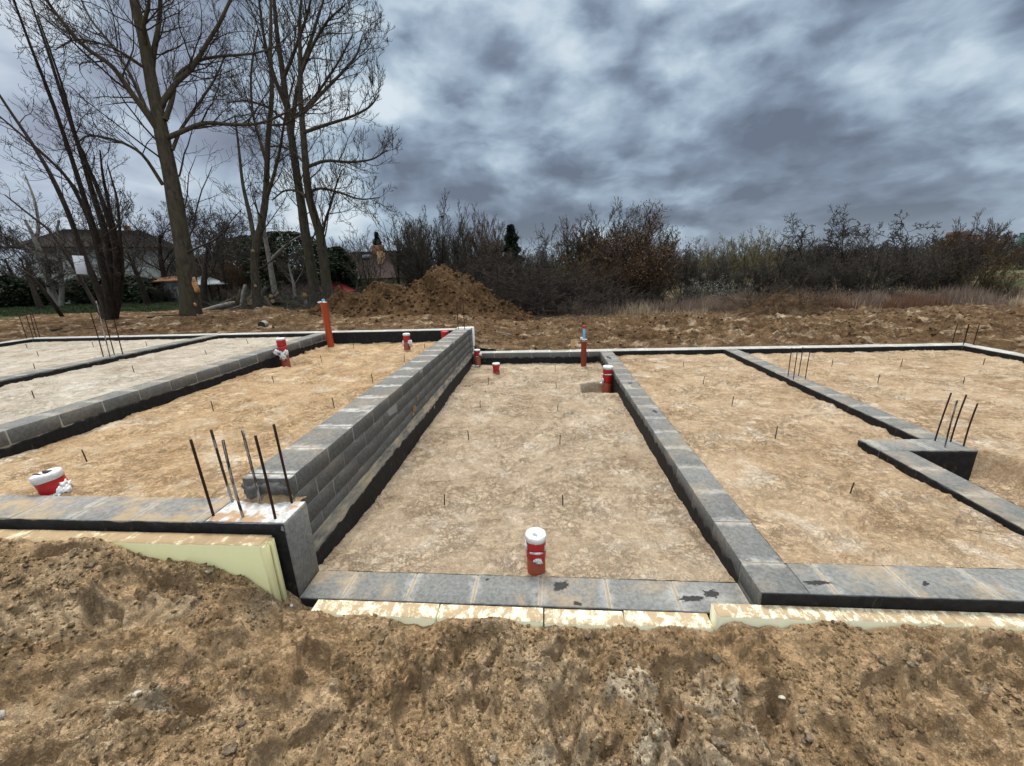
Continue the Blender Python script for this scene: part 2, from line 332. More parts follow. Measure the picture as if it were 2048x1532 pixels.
def concrete_mat(name, axis, phase, base=(.22, .235, .245), white=1., sand=.6, pitch=.392, side=1., joint=.55, tv=.2):
    m, t, b = newmat(name); x, y, z = t.xyz(t.pos); u = (x, y)[axis]
    a = t.noise(t.pos, 3.2, 6, .6, .3); f = t.noise(t.pos, 45, 5, .7); g = t.noise(t.pos, 260, 2)
    tone = t.attr('tone')
    col = t.mix(a, [q*.66 for q in base], [q*1.34 for q in base])
    col = t.mix(1., col, t.mix(tone, (1-tv, 1-tv, 1-tv), (1+tv, 1+tv, 1+tv)), 'MULTIPLY')
    col = t.mix(.6, col, t.mix(t.ss(f, .3, .7), [q*.6 for q in base], [q*1.45 for q in base]))
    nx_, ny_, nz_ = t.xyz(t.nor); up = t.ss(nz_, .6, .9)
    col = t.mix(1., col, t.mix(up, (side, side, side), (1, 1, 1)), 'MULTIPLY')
    k = t.math('ABSOLUTE', t.math('SUBTRACT', t.math('FRACT', t.math('DIVIDE', t.math('SUBTRACT', u, phase-pitch/2), pitch)), .5))
    k = t.math('ADD', t.math('MULTIPLY', k, pitch), t.math('MULTIPLY', t.math('SUBTRACT', t.noise(t.pos, 6, 5, .65), .5), .12))
    k0 = t.math('ABSOLUTE', t.math('SUBTRACT', t.math('FRACT', t.math('DIVIDE', t.math('SUBTRACT', u, phase-pitch/2), pitch)), .5))
    k0 = t.math('ADD', t.math('MULTIPLY', k0, pitch), t.math('MULTIPLY', t.math('SUBTRACT', t.noise(t.pos, 18, 4, .7), .5), .035))
    band = t.math('MULTIPLY', t.ss(k, .065, .012), up)
    wh = t.math('MULTIPLY', band, t.ss(t.noise(t.pos, 14, 5, .7), .36, .58, 0, .8*white))
    col = t.mix(wh, col, (.60, .60, .585))
    wp = t.math('MULTIPLY', t.ss(t.noise(t.vmath('ADD', t.pos, (3, 9, 1)), 1.9, 6, .66, .5), .57, .68, 0, .6*white), up)
    col = t.mix(wp, col, (.55, .55, .53))
    sd_ = t.math('MULTIPLY', t.ss(t.noise(t.vmath('ADD', t.pos, (1, 2, 5)), 2.3, 7, .68, .3), .47, .64, 0, sand), t.ss(nz_, -.2, .9, .22, 1))
    col = t.mix(sd_, col, t.mix(f, (.27, .205, .13), (.42, .33, .22)))
    jl = t.math('MULTIPLY', t.ss(k0, .017, .006), up); col = t.mix(t.math('MULTIPLY', jl, joint), col, t.mix(f, (.36, .28, .18), (.50, .42, .31)))
    dk = t.ss(t.noise(t.vmath('ADD', t.pos, (8, 1, 5)), 5.5, 8, .75, .3), .57, .68, 0, .42); col = t.mix(dk, col, (.07, .075, .08))
    pore = t.ss(t.vor(t.pos, 62), .16, .06, 0, .7); col = t.mix(pore, col, (.06, .06, .06))
    h = t.math('SUBTRACT', t.math('ADD', t.math('MULTIPLY', f, .7), t.math('MULTIPLY', g, .25)), t.math('MULTIPLY', pore, .5))
    fin(t, b, col, .92, t.bump(h, .65, .006), .2); return m
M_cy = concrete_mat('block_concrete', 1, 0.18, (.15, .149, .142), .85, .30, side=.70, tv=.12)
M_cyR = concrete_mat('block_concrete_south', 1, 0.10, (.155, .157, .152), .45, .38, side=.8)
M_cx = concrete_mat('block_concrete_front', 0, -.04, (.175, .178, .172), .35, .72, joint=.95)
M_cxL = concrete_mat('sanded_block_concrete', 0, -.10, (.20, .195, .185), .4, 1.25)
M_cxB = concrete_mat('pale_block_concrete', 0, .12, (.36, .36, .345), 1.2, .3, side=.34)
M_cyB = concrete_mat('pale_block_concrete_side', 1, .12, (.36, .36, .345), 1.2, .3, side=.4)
M_mortar = simple('mortar', (.27, .25, .21), .95, .35, 20, .6)
M_cast = concrete_mat('cast_concrete', 0, 5, (.155, .155, .148), .0, 1.1, 50)
m, t, b = newmat('column_top'); f = t.noise(t.pos, 30, 6, .7); g = t.noise(t.pos, 9, 5, .6)
c = t.mix(t.ss(f, .3, .7), (.40, .40, .39), (.66, .66, .65)); c = t.mix(t.ss(g, .50, .62, 0, .9), c, (.38, .24, .13))
fin(t, b, c, .95, t.bump(f, .8, .01), .1); M_ctop = m
m, t, b = newmat('bitumen'); f = t.noise(t.pos, 22, 6, .7, .3); g = t.noise(t.pos, 5, 5, .6)
c = t.mix(t.ss(f, .35, .7), (.006, .006, .007), (.018, .018, .019)); dust = t.ss(t.noise(t.vmath('MULTIPLY', t.vmath('ADD', t.pos, (4, 4, 4)), (1, 1, .5)), 13, 9, .8, .5), .56, .70, 0, .55)
c = t.mix(dust, c, (.16, .13, .09)); fin(t, b, c, t.mix(f, (.5,)*3, (.85,)*3), t.bump(f, .5, .006), .22); M_bit = m
m, t, b = newmat('insulation_foam'); f = t.noise(t.pos, 16, 6, .7, .4); x, y, z = t.xyz(t.pos); nx_, ny_, nz_ = t.xyz(t.nor)
st = t.noise(t.vmath('MULTIPLY', t.pos, (1, .7, 1)), 15, 9, .78, .25)
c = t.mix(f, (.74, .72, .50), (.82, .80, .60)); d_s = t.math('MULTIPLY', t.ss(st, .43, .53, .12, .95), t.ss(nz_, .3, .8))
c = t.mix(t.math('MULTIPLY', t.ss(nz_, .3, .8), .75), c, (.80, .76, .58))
c = t.mix(d_s, c, t.mix(f, (.27, .19, .11), (.44, .33, .21))); c = t.mix(t.ss(t.noise(t.pos, 40, 4), .66, .74, 0, .5), c, (.36, .26, .15))
fin(t, b, c, .85, t.bump(t.noise(t.pos, 120, 3), .4, .003), .2); M_foam = m
m, t, b = newmat('sanded_foam'); f = t.noise(t.pos, 16, 6, .7, .4); x, y, z = t.xyz(t.pos); nx_, ny_, nz_ = t.xyz(t.nor)
st = t.noise(t.vmath('MULTIPLY', t.pos, (1, .7, 1)), 13, 9, .78, .25)
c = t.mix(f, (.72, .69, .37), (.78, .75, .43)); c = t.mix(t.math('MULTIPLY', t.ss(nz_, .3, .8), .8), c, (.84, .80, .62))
d_s = t.math('MULTIPLY', t.ss(st, .36, .50, .35, 1), t.ss(nz_, .3, .8))
c = t.mix(d_s, c, t.mix(f, (.24, .165, .09), (.42, .31, .19)))
fin(t, b, c, .85, t.bump(t.noise(t.pos, 120, 3), .4, .003), .2); M_foamL = m
M_orange = simple('orange_pvc', (.38, .052, .012), .42, .12, 6, .05, .5)
M_brick = simple('brown_pvc', (.22, .042, .016), .5, .25, 9, .1, .4)
M_red = simple('red_wrap', (.40, .008, .010), .42, .18, 14, .5, .5, 25, .01)
M_white = simple('white_wrap', (.66, .66, .65), .5, .08, 20, .8, .4, 30, .012)
M_blue = simple('blue_pvc', (.10, .33, .56), .4, .1, 8, 0, .5)
M_hole = simple('inner_dark', (.03, .03, .03), .9)
def rebar_mat(name, a, bcol, th):
    m, t, b = newmat(name); x, y, z = t.xyz(t.pos); f = t.noise(t.pos, 60, 4, .7)
    c = t.mix(f, [q*.6 for q in a], [q*1.5 for q in a]); k = t.ss(t.noise(t.vmath('MULTIPLY', t.pos, (6, 6, 1)), 5, 4, .7), th, th+.08)
    c = t.mix(k, c, bcol); h = t.math('FRACT', t.math('MULTIPLY', z, 90)); c = t.mix(t.ss(h, .7, .95, 0, .35), c, (.11, .05, .025)); fin(t, b, c, .85, t.bump(h, .8, .003), .2); return m
M_rebar = rebar_mat('rusty_steel', (.035, .018, .012), (.30, .29, .28), .68)
M_rebarC = rebar_mat('cement_steel', (.05, .03, .022), (.36, .36, .35), .47)
def bark_mat(name, a, bcol, sc=14, moss=None):
    m, t, b = newmat(name); v = t.vmath('MULTIPLY', t.pos, (1, 1, .35)); f = t.noise(v, sc, 6, .7, .4); g = t.noise(t.pos, 1.7, 4)
    c = t.mix(t.ss(f, .3, .7), a, bcol)
    if moss: c = t.mix(t.ss(g, .45, .65, 0, .6), c, moss)
    fin(t, b, c, .92, t.bump(f, .9, .02), .15); return m
M_barkA = bark_mat('grey_bark', (.038, .031, .023), (.10, .084, .062), 9, (.065, .062, .032))
M_barkD = bark_mat('dark_bark', (.012, .009, .007), (.040, .030, .023), 12)
M_barkP = bark_mat('pale_bark', (.13, .12, .105), (.27, .25, .22), 12)
M_twig = simple('twig', (.038, .030, .025), .9, .3, 3)
M_twigB = simple('brown_twig', (.085, .052, .030), .9, .35, 1.5)
M_twigG = simple('grey_twig', (.062, .053, .043), .9, .35, 1.2)
M_twigY = simple('pale_twig', (.15, .13, .07), .9, .3, 1.2)
M_twigR = simple('reddish_twig', (.11, .055, .032), .9, .3, 1.5)
M_leafR = simple('rusty_leaf', (.135, .076, .036), .85, .4, 3)
M_leafE = simple('evergreen', (.020, .032, .014), .8, .5, 2.5)
M_leafO = simple('olive_leaf', (.07, .072, .024), .8, .4, 2)
M_bloss = simple('blossom', (.38, .37, .33), .8, .2, 4)
M_cut = simple('fresh_wood', (.50, .25, .10), .8, .3, 14, .3)
M_cutd = simple('old_wood_end', (.34, .24, .14), .85, .3, 14, .3)
M_grass = simple('grass_blade', (.030, .044, .014), .8, .4, 1.2)
M_dry = simple('dry_stem', (.23, .17, .13), .9, .35, .9)
M_dryP = simple('pale_dry_stem', (.42, .33, .22), .9, .3, 1.3)
M_dryR = simple('red_dry_stem', (.20, .11, .07), .9, .3, 1.3)
M_plaster = simple('white_plaster', (.40, .40, .385), .9, .1, 2)
M_cream = simple('cream_plaster', (.60, .52, .38), .9, .08, 2)
M_tile = None
def tile_mat(name, c1, c2, fr=6.):
    m, t, b = newmat(name); x, y, z = t.xyz(t.pos); k = t.math('FRACT', t.math('MULTIPLY', z, fr)); n = t.noise(t.pos, 3, 4)
    c = t.mix(n, c1, c2); c = t.mix(t.ss(k, .12, .0, 0, .6), c, [q*.35 for q in c1]); fin(t, b, c, .85, t.bump(k, .5, .03), .08); return m
M_tile = tile_mat('brown_roof_tiles', (.022, .014, .013), (.042, .026, .023), 5)
M_tileD = tile_mat('dark_roof_tiles', (.014, .012, .011), (.026, .022, .020), 4)
M_redroof = tile_mat('red_roof_sheet', (.12, .018, .020), (.18, .03, .03), 7)
M_sheet = simple('grey_sheet_metal', (.26, .30, .33), .6, .15, 2)
M_block = simple('old_blockwork', (.24, .235, .22), .95, .35, 3)
M_rust = simple('rusty_roof', (.20, .10, .05), .9, .4, 3)
M_glass = simple('window_glass', (.05, .06, .075), .15, .1, 2, 0, .6)
M_wood = simple('weathered_wood', (.13, .10, .07), .9, .3, 10, .3)
M_plank = simple('planed_wood', (.44, .27, .12), .85, .2, 12, .3)
M_yel = simple('yellow_board', (.50, .28, .06), .85, .3, 4)
M_brickwall = simple('brick_red', (.24, .11, .06), .9, .25, .6)
M_apt = simple('orange_facade', (.26, .14, .075), .9, .3, .12)
M_aptd = simple('brown_facade', (.17, .10, .075), .9, .3, .12)
M_grey = simple('grey_facade', (.36, .37, .38), .9, .1, .2)
M_green = simple('green_facade', (.08, .15, .13), .8, .1, .2)
M_stone = simple('stone', (.40, .37, .33), .9, .25, 18, .5)
M_clod = soil_mat('clod_soil', (.13, .085, .045), (.27, .19, .11), (.38, .28, .175), (.44, .37, .28), .5)
M_clodG = soil_mat('grey_clod_soil', (.12, .09, .06), (.25, .20, .145), (.36, .31, .24), (.44, .39, .32), .5)

# ================================================================== GROUND
rng = np.random.default_rng(7)
def lerpx(x, xs, ys): return np.interp(x, xs, ys)
def outer_z(x, y):                      # ground round the foundations, before small relief
    left = sst(-.2, -3.2, x)
    z = .10+.46*left*sst(7.5, 8.6, y)
    z = z-.16*left*sst(11, 17, y)-.10*sst(12, 17, y)*(1-left)
    z = z-1.1*sst(26, 48, y)*(1-.75*sst(10, 30, x)) + 3.2*sst(60, 150, y)*sst(20, 90, x)
    return z
INSX = (-11.72, 8.22)
def big_z(x, y):
    z = outer_z(x, y)-.06
    inside = (x > -13.2) & (x < 9.8) & (y > -.9) & (y < 9.4)
    return np.where(inside, -1.2, z)
M_far = None
m, t, b = newmat('meadow'); n = t.noise(t.pos, .12, 6, .6); n2_ = t.noise(t.pos, 1.4, 6, .65); x, y, z = t.xyz(t.pos)
gcol = t.mix(n2_, (.018, .028, .009), (.040, .055, .018)); bcol = t.mix(n2_, (.07, .05, .03), (.17, .12, .07)); dcol = t.mix(n2_, (.11, .068, .036), (.34, .25, .155))
c = t.mix(t.ss(n, .42, .58), bcol, gcol); c = t.mix(t.ss(t.math('ADD', y, t.math('MULTIPLY', n2_, 3)), 16.5, 14.5), c, dcol)
c = t.mix(t.math('MULTIPLY', t.ss(x, -8, -10), t.ss(t.math('ADD', y, t.math('MULTIPLY', n2_, 2)), 17, 19)), c, gcol)
fin(t, b, c, .95, t.bump(n2_, 1, .05), .1); M_meadow = m
def axis_lines(lo, hi, fine_lo, fine_hi, fine, grow=1.18):
    a = list(np.arange(fine_lo, fine_hi+1e-6, fine)); s_ = fine
    while a[-1] < hi: s_ *= grow; a.append(a[-1]+s_)
    s_ = fine
    while a[0] > lo: s_ *= grow; a.insert(0, a[0]-s_)
    return np.array(a)
gx = axis_lines(-1500, 1500, -24, 22, .5); gy = axis_lines(-300, 3000, -6, 30, .5)
grid(gx, gy, lambda X, Y: big_z(X, Y)+.05*fbm(X*.35, Y*.35, 3, 5)*(Y > 8), 'ground', M_meadow)

# ring of rough site ground around the house (5 cm relief), with the foundations cut out
def site_z(x, y):
    z = outer_z(x, y)
    rgh = sst(8.5, 9.3, y)*(.55+.45*sst(-2, 4, x))
    z = z+.045*fbm(x*1.1, y*1.1, 3, 11)*(y > 8.3)
    fur = sst(2, 8, x)*sst(9.5, 12, y)
    z = z+fur*.07*np.abs(fbm(x*.5, y*1.9, 3, 21))
    z = z+rgh*(.9*clods(x, y, 3.2, 31, .45)*.5+.8*clods(x, y, 7, 37, .6)+.8*clods(x, y, 15, 41, .6))+.02*fbm(x*5, y*5, 3, 44)
    z = z+.20*np.exp(-((x+7.7)**2/1.0+(y-10.9)**2/.5))+.34*np.exp(-((x+9.05)**2/.5+(y-12.6)**2/.5))+.16*np.exp(-((x+10.7)**2/1.6+(y-11.2)**2/.6))
    z = z+.14*np.exp(-((y-12.3-.25*np.sin(x))**2/.35))*sst(-1, 1.2, x)*sst(7, 4, x)
    z = z-.02*(y < 8.5)
    edge = np.minimum(sst(19.5, 17.5, y), 1); return z*edge+(outer_z(x, y)-.2)*(1-edge)
def fine_axis(lo, hi, a, b, f, g):
    return np.concatenate([np.arange(lo, a, g), np.arange(a, b, f), np.arange(b, hi+g, g)])
ix = fine_axis(-24, 20, -13, 11, .055, .12); iy = np.concatenate([np.arange(8.30, 11, .035), np.arange(11, 14.5, .055), np.arange(14.5, 19.6, .1)])
def keep_site(x, y): return ~((x > -11.85) & (x < 8.1) & (y < 8.44))
o = grid(ix, iy, lambda X, Y: site_z(X, Y), 'ground', M_field, keep=keep_site)
# strips left and right of the house
sx = np.concatenate([np.arange(-24, -12, .12), [-11.95]]); sy = np.arange(-4, 8.36, .12)
grid(sx, sy, lambda X, Y: .5+.05*fbm(X, Y, 4, 3)+0*X, 'ground', M_field)
sx = np.arange(8.2, 20, .1)
grid(sx, sy, lambda X, Y: .10+.09*np.abs(fbm(X*.8, Y*.8, 4, 3))+.5*clods(X, Y, 3, 9, .4), 'ground', M_field)

# foreground: trodden wet soil in front of the foundations
FX = [-6, -3.2, -2.50, -2.15, -1.85, -1.62, -1.45, -1.2, -.6, .2, .86, .96, 1.4, 2.5, 6]
FZ = [.475, .475, .462, .385, .285, .20, .04, -.020, -.024, -.022, -.018, .066, .070, .070, .070]
FXn = [-6, -3, -2, -1.3, -.6, .3, 1.2, 2.2, 6]
FZn = [.43, .42, .30, .14, .00, -.02, .0, .04, .05]
PRINTS = [(-.98, 1.02, 70, .30), (-.62, 1.28, 95, .29), (-1.55, 1.05, 20, .30), (.95, 1.28, 60, .30), (1.28, 1.02, 118, .31), (1.45, 1.40, 40, .28), (-.28, 1.44, 80, .27),
          (.18, 1.12, 35, .29), (-2.1, 1.35, 150, .30), (-2.45, 1.1, 120, .29), (1.75, 1.42, 100, .29), (.62, 1.50, 20, .27), (-1.15, 1.42, 140, .28), (-1.95, 1.58, 165, .27), (1.9, 1.12, 75, .29), (.5, .95, 100, .3),
          (-1.75, .82, 60, .3), (-.3, .78, 100, .3), (.9, .72, 80, .3), (-2.9, 1.5, 170, .28), (-2.6, 1.62, 20, .26), (2.4, 1.35, 60, .29), (2.2, 1.6, 160, .27)]
CRACKS = [((.02, 1.05), (.16, 1.33)), ((.10, .92), (.04, 1.12)), ((.34, 1.02), (.62, 1.36)), ((.52, 1.18), (.74, .98)), ((1.15, .86), (1.45, 1.12)), ((-.1, 1.5), (.12, 1.62)), ((.80, 1.02), (.62, 1.20))]
CLAY = [((-.05, 1.0), .20), ((.18, 1.12), .16), ((.50, 1.12), .20), ((.42, 1.36), .12), ((.75, 1.32), .10), ((1.5, .95), .16), ((.9, 1.0), .10), ((-1.62, 1.08), .07)]
_r = random.Random(12); BOWLS = [(_r.uniform(-3.2, 2.8), _r.uniform(.75, 1.6), _r.uniform(.07, .19), _r.uniform(.022, .055)) for _ in range(34)]
def fore_z(x, y, fine=True):
    s_ = sst(1.84, .95, y)
    z = lerpx(x, FX, FZ)*(1-s_)+lerpx(x, FXn, FZn)*s_
    z = z+sst(.9, -.1, y)*.10
    left = sst(-1.5, -2.1, x)
    nearw = sst(1.86, 1.72, y)
    z = z+nearw*(.045*fbm(x*2.1, y*2.1, 3, 60)+.014*fbm(x*5.5, y*5.5, 3, 64))
    # ragged lumps
    rough = sst(.0, .25, fbm(x*2.1+3, y*2.1, 4, 70))
    rough = np.clip(rough+.35*sst(.9, 1.3, y)*sst(-.5, -.9, x), 0, 1)
    clay = np.zeros_like(x)
    for (cx, cy), r in CLAY:
        d = np.hypot(x-cx, y-cy)+.11*fbm(x*6, y*6, 4, 80); clay = np.maximum(clay, sst(r, r*.55, d))
    pr = np.zeros_like(x); flat = np.zeros_like(x)
    for cx, cy, a, L in PRINTS:
        ca, sa = math.cos(R_(a)), math.sin(R_(a)); u = (x-cx)*ca+(y-cy)*sa; v = -(x-cx)*sa+(y-cy)*ca
        u = u+.012*pn(x*9, y*9, 3); v = v+.008*pn(x*9, y*9, 5)
        wdt = .056+.012*np.cos(u/L*6.2+.6)
        d = np.hypot(u/(L/2), v/wdt)
        ins = sst(1.12, .88, d); rim = np.exp(-((d-1.28)/.2)**2)
        tread = .0055*np.sin(u*2*np.pi/.021+2.2*np.abs(v)/.03)*(d < .9)*(.3+.7*sst(-.3, .4, pn(x*5, y*5, int(a))))
        pr += -.058*ins+.020*rim*(.6+.5*pn(x*12, y*12, 8))+1.3*tread*ins; flat = np.maximum(flat, ins)
    for (x0, y0), (x1, y1) in CRACKS:
        L = math.hypot(x1-x0, y1-y0); u = ((x-x0)*(x1-x0)+(y-y0)*(y1-y0))/L; v = (-(x-x0)*(y1-y0)+(y-y0)*(x1-x0))/L+.02*fbm(x*9, y*9, 3, 91)
        e = sst(0, .05, u)*sst(L, L-.05, u); pr += -.045*np.exp(-(v/.013)**2)*e+.016*np.exp(-((v-.045)/.03)**2)*e
    for (x0, y0), (x1, y1), wr, dr in (((.02, 1.50), (.22, .82), .055, .070), ((.42, 1.46), (.72, .85), .060, .065), ((-.42, 1.22), (-.12, .80), .05, .05), ((1.05, 1.30), (1.55, .86), .05, .055), ((-1.3, 1.5), (-.75, 1.25), .05, .045), ((1.75, 1.6), (2.5, 1.2), .05, .05), ((-2.3, .9), (-1.5, 1.2), .06, .04)):
        L = math.hypot(x1-x0, y1-y0); u = ((x-x0)*(x1-x0)+(y-y0)*(y1-y0))/L; v = (-(x-x0)*(y1-y0)+(y-y0)*(x1-x0))/L+.05*fbm(x*4, y*4, 3, 191); e = sst(0, .15, u)*sst(L, L-.15, u)
        pr = pr-dr*np.exp(-(v/wr)**4)*e+.5*dr*np.exp(-((v-wr*1.7)/(wr*.6))**2)*e+.35*dr*np.exp(-((v+wr*1.7)/(wr*.6))**2)*e
    for (x0, y0), (x1, y1), wd in (((-.10, 1.62), (.30, .82), .15), ((.62, 1.55), (1.02, .80), .14), ((-2.75, 1.0), (-1.75, 1.55), .14)):
        L = math.hypot(x1-x0, y1-y0); u = ((x-x0)*(x1-x0)+(y-y0)*(y1-y0))/L; v = (-(x-x0)*(y1-y0)+(y-y0)*(x1-x0))/L; u = u+.015*fbm(x*7, y*7, 3, 95); v = v+.02*fbm(x*6, y*6, 3, 96)
        e = sst(0, .08, u)*sst(L, L-.08, u)*sst(wd, wd-.02, np.abs(v))*sst(-.35, .0, fbm(x*2.2, y*2.2, 3, 97)); lug = np.tanh(3*np.sin((u+np.abs(v)*.7)*2*np.pi/.105))
        pr = pr+e*(-.016+.016*lug)+.014*np.exp(-((np.abs(v)-wd-.02)/.022)**2)*sst(0, .08, u)*sst(L, L-.08, u); clay = np.maximum(clay, .35*e); flat = np.maximum(flat, .7*e)
    for bx_, by2, br, bd in BOWLS:
        kk = (np.abs(x-bx_) < br*2) & (np.abs(y-by2) < br*2)
        if not kk.any(): continue
        X_, Y_ = x[kk], y[kk]; d = np.hypot((X_-bx_)+.05*fbm(X_*6, Y_*6, 3, 161), (Y_-by2)*1.25+.05*fbm(X_*6, Y_*6, 3, 162))/br
        i_ = sst(1.1, .72, d); pr[kk] += -bd*i_+.35*bd*np.exp(-((d-1.28)/.2)**2); flat[kk] = np.maximum(flat[kk], .9*i_)
    z = z+pr
    k = (1-.85*flat)*(1-.75*clay)
    z = z+k*rough*sst(1.735, 1.66, y)*(.55*clods(x, y, 7, 101, .45)+.9*clods(x, y, 14, 103, .6)+1.1*clods(x, y, 27, 107, .7))
    z = z+k*(.18+.82*rough)*(.9*clods(x, y, 52, 109, .6)+.0035*fbm(x*30, y*30, 3, 111))
    if fine: z = z+k*(.7*clods(x, y, 95, 113, .4))
    f1, f2, c = vor(x*17+1.1*pn(x*8, y*8, 1), y*17+1.1*pn(x*8, y*8, 2), 120); cr = sst(.07, .0, f2-f1)
    z = z+clay*(.012-.014*cr+.010*(c-.5))+.004*fbm(x*14, y*14, 3, 130)*nearw
    terr = .007*np.tanh(13*fbm(x*3.3, y*4.7, 4, 133)); z = z+terr*nearw*(1-flat)
    for q, fr, am in ((151, 4., .012), (153, 12., .004)): z = z-am*np.exp(-(fbm(x*fr, y*fr, 4, q)/.06)**2)*(.3+.7*rough)*nearw*(1-flat)
    z = z-.10*sst(1.728, 1.738, y)
    return z, {'clay': clay*(.55+.45*sst(-.3, .3, fbm(x*7, y*7, 3, 140))), 'flat': flat}
fx = fine_axis(-5.5, 5.5, -3.3, 2.8, .0055, .018); fy = np.concatenate([np.arange(-.2, .85, .018), np.arange(.85, 1.85, .0055)])
fore = grid(fx, fy, fore_z, 'ground', M_fore)
bx = np.concatenate([np.arange(-13.4, -5.4, .09)]); by_ = np.arange(-1, 1.9, .09)
grid(bx, by_, lambda X, Y: fore_z(X, Y, False)[0], 'ground', M_fore)
grid(np.arange(5.4, 9.9, .09), by_, lambda X, Y: fore_z(X, Y, False)[0], 'ground', M_fore)
grid(np.arange(-13.4, 9.9, .1), np.arange(-1.2, -.1, .1), lambda X, Y: fore_z(X, Y, False)[0], 'ground', M_fore)

# ------------------------------------------------------------------ sand beds in the bays
def add_prints(X, Y, lst, dep):
    z = np.zeros_like(X)
    for cx, cy, a, L in lst:
        k = (np.abs(X-cx) < .24) & (np.abs(Y-cy) < .24)
        if not k.any(): continue
        x, y = X[k], Y[k]; ca, sa = math.cos(a), math.sin(a); u = (x-cx)*ca+(y-cy)*sa+.012*pn(x*9, y*9, 3); v = -(x-cx)*sa+(y-cy)*ca+.008*pn(x*9, y*9, 5)
        d = np.hypot(u/(L/2), v/(.046+.010*np.cos(u/L*6.2+.6))); z[k] += dep*(-sst(1.12, .86, d)+.45*np.exp(-((d-1.25)/.18)**2)+.16*np.sin(u*300)*(d < .85))
    return z
def sand(name, x0, x1, y0, y1, st, base, mat, seed, pits=(), keep=None, amp=1., clay=0.):
    rp = random.Random(seed); PR = []
    for w_ in range(int((x1-x0)*(y1-y0)*.42)):
        x, y, a = rp.uniform(x0, x1), rp.uniform(y0+.2, y1), rp.uniform(0, 6.28)
        for q in range(rp.randint(1, 4)): PR.append((x, y, a+rp.uniform(-.25, .25), rp.uniform(.26, .30))); x += math.cos(a)*.42-math.sin(a)*(.09 if q % 2 else -.09); y += math.sin(a)*.42+math.cos(a)*(.09 if q % 2 else -.09)
    def zf(X, Y):
        z = base(X, Y)+amp*(.010*fbm(X*1.2, Y*1.2, 3, seed)+.009*np.tanh(3.2*fbm(X*4.2, Y*4.2, 4, seed+3))*.9)
        rg = sst(-.15, .35, fbm(X*1.6, Y*1.6, 3, seed+7))
        z = z+amp*rg*(.55*clods(X, Y, 13, seed+9, .4)*.6+.6*clods(X, Y, 28, seed+11, .5)*.8)+amp*.0035*fbm(X*18, Y*18, 2, seed+13)
        z = z+add_prints(X, Y, PR, .021*amp)
        for fr, am, q in ((3.2, .008, 41), (8., .006, 43)): z = z-amp*am*np.exp(-(fbm(X*fr, Y*fr, 4, seed+q)/.05)**2)*(.25+.75*sst(-.2, .2, fbm(X*1.1, Y*1.1, 2, seed+q+1)))
        for (a, b_, c, d, dep, e, zb) in pits:
            u = sst(a-e, a+e, X+.03*pn(X*5, Y*5, 3))*sst(b_+e, b_-e, X+.03*pn(X*5, Y*5, 8))*sst(c-e, c+e, Y+.03*pn(X*5, Y*5, 5))*sst(d+e, d-e, Y+.03*pn(X*5, Y*5, 7))
            z = z-dep*u
        return z, {'clay': clay*sst(-.1, .4, fbm(X*.9, Y*.9, 4, seed+30))}
    return grid(np.arange(x0, x1+st, st), np.arange(y0, y1+st, st), zf, name, mat, keep=keep)
sand('sand_bed', -1.53, 1.15, 2.03, 8.22, .0125, lambda X, Y: np.interp(Y, [2.03, 2.12, 2.6, 3.2, 8.2], [-.02, -.022, -.07, -.102, -.094]), M_sandM, 200,
     [(.60, 1.3, 6.14, 6.70, .20, .018, 0)])
sand('sand_bed', -4.66, -1.80, 2.02, 8.22, .016, lambda X, Y: np.interp(Y, [2.0, 2.12, 2.7, 3.2, 8.2], [.35, .470, .425, .402, .405])*sst(1.9, 2.1, Y)+0*X, M_sandL, 220,
     [(-4.7, -4.05, 6.2, 6.62, .09, .16, 0)])
sand('sand_bed', -7.17, -4.84, 2.02, 8.22, .022, lambda X, Y: .548+.02*sst(2, 5, Y)+0*X, M_sandW, 240, amp=.75)
sand('sand_bed', -11.8, -7.36, 2.02, 8.22, .03, lambda X, Y: .575+0*X, M_sandW, 250, amp=.7)
sand('sand_bed', 1.37, 3.63, 2.04, 8.22, .0145, lambda X, Y: np.interp(Y, [2.0, 2.15, 2.6, 3.2, 8.2], [.12, .115, .085, .062, .050]), M_sandR, 260,
     keep=lambda x, y: ~((x > 3.1) & (y < 3.7)))
sand('sand_bed', 3.2, 8.06, 2.04, 8.22, .019, lambda X, Y: np.interp(Y, [2.0, 2.2, 3.2, 8.2], [.11, .08, .062, .05]), M_sandR, 280,
     [(3.0, 4.1, 2.98, 3.72, .23, .09, 0), (3.0, 3.62, 2.2, 3.0, .07, .1, 0)], keep=lambda x, y: ~((x < 3.66) & (y > 3.72)))

# ================================================================== FOUNDATION WALLS
def blocks(mb, ax, a0, a1, c0, c1, ztop, ncrs, phase, h=.129, L=.384, j=.008, jit=.0010, ch=.0035, seed=1, stagger=True):
    """courses of concrete blocks along axis ax from a0 to a1, cross extent c0..c1, top at ztop"""
    rg = np.random.default_rng(seed); P_ = L+j
    for k in range(ncrs):
        zt = ztop-k*(h+.003); ph = phase+(P_/2 if (k % 2 and stagger) else 0)
        a = ph+math.floor((a0-ph)/P_)*P_
        while a < a1-.02:
            s_, e_ = max(a+j/2, a0), min(a+P_-j/2, a1); a += P_
            if e_-s_ < .03: continue
            cc = (c0+c1)/2+rg.normal(0, .0006); wd = (c1-c0)+rg.normal(0, .0006)
            cen = [(s_+e_)/2, cc, zt-h/2+rg.normal(0, .0008)]; d = [e_-s_, wd, h]
            if ax == 1: cen = [cen[1], cen[0], cen[2]]; d = [d[1], d[0], d[2]]
            mb.box(cen, d, ch, rg.random(), jit, rg)
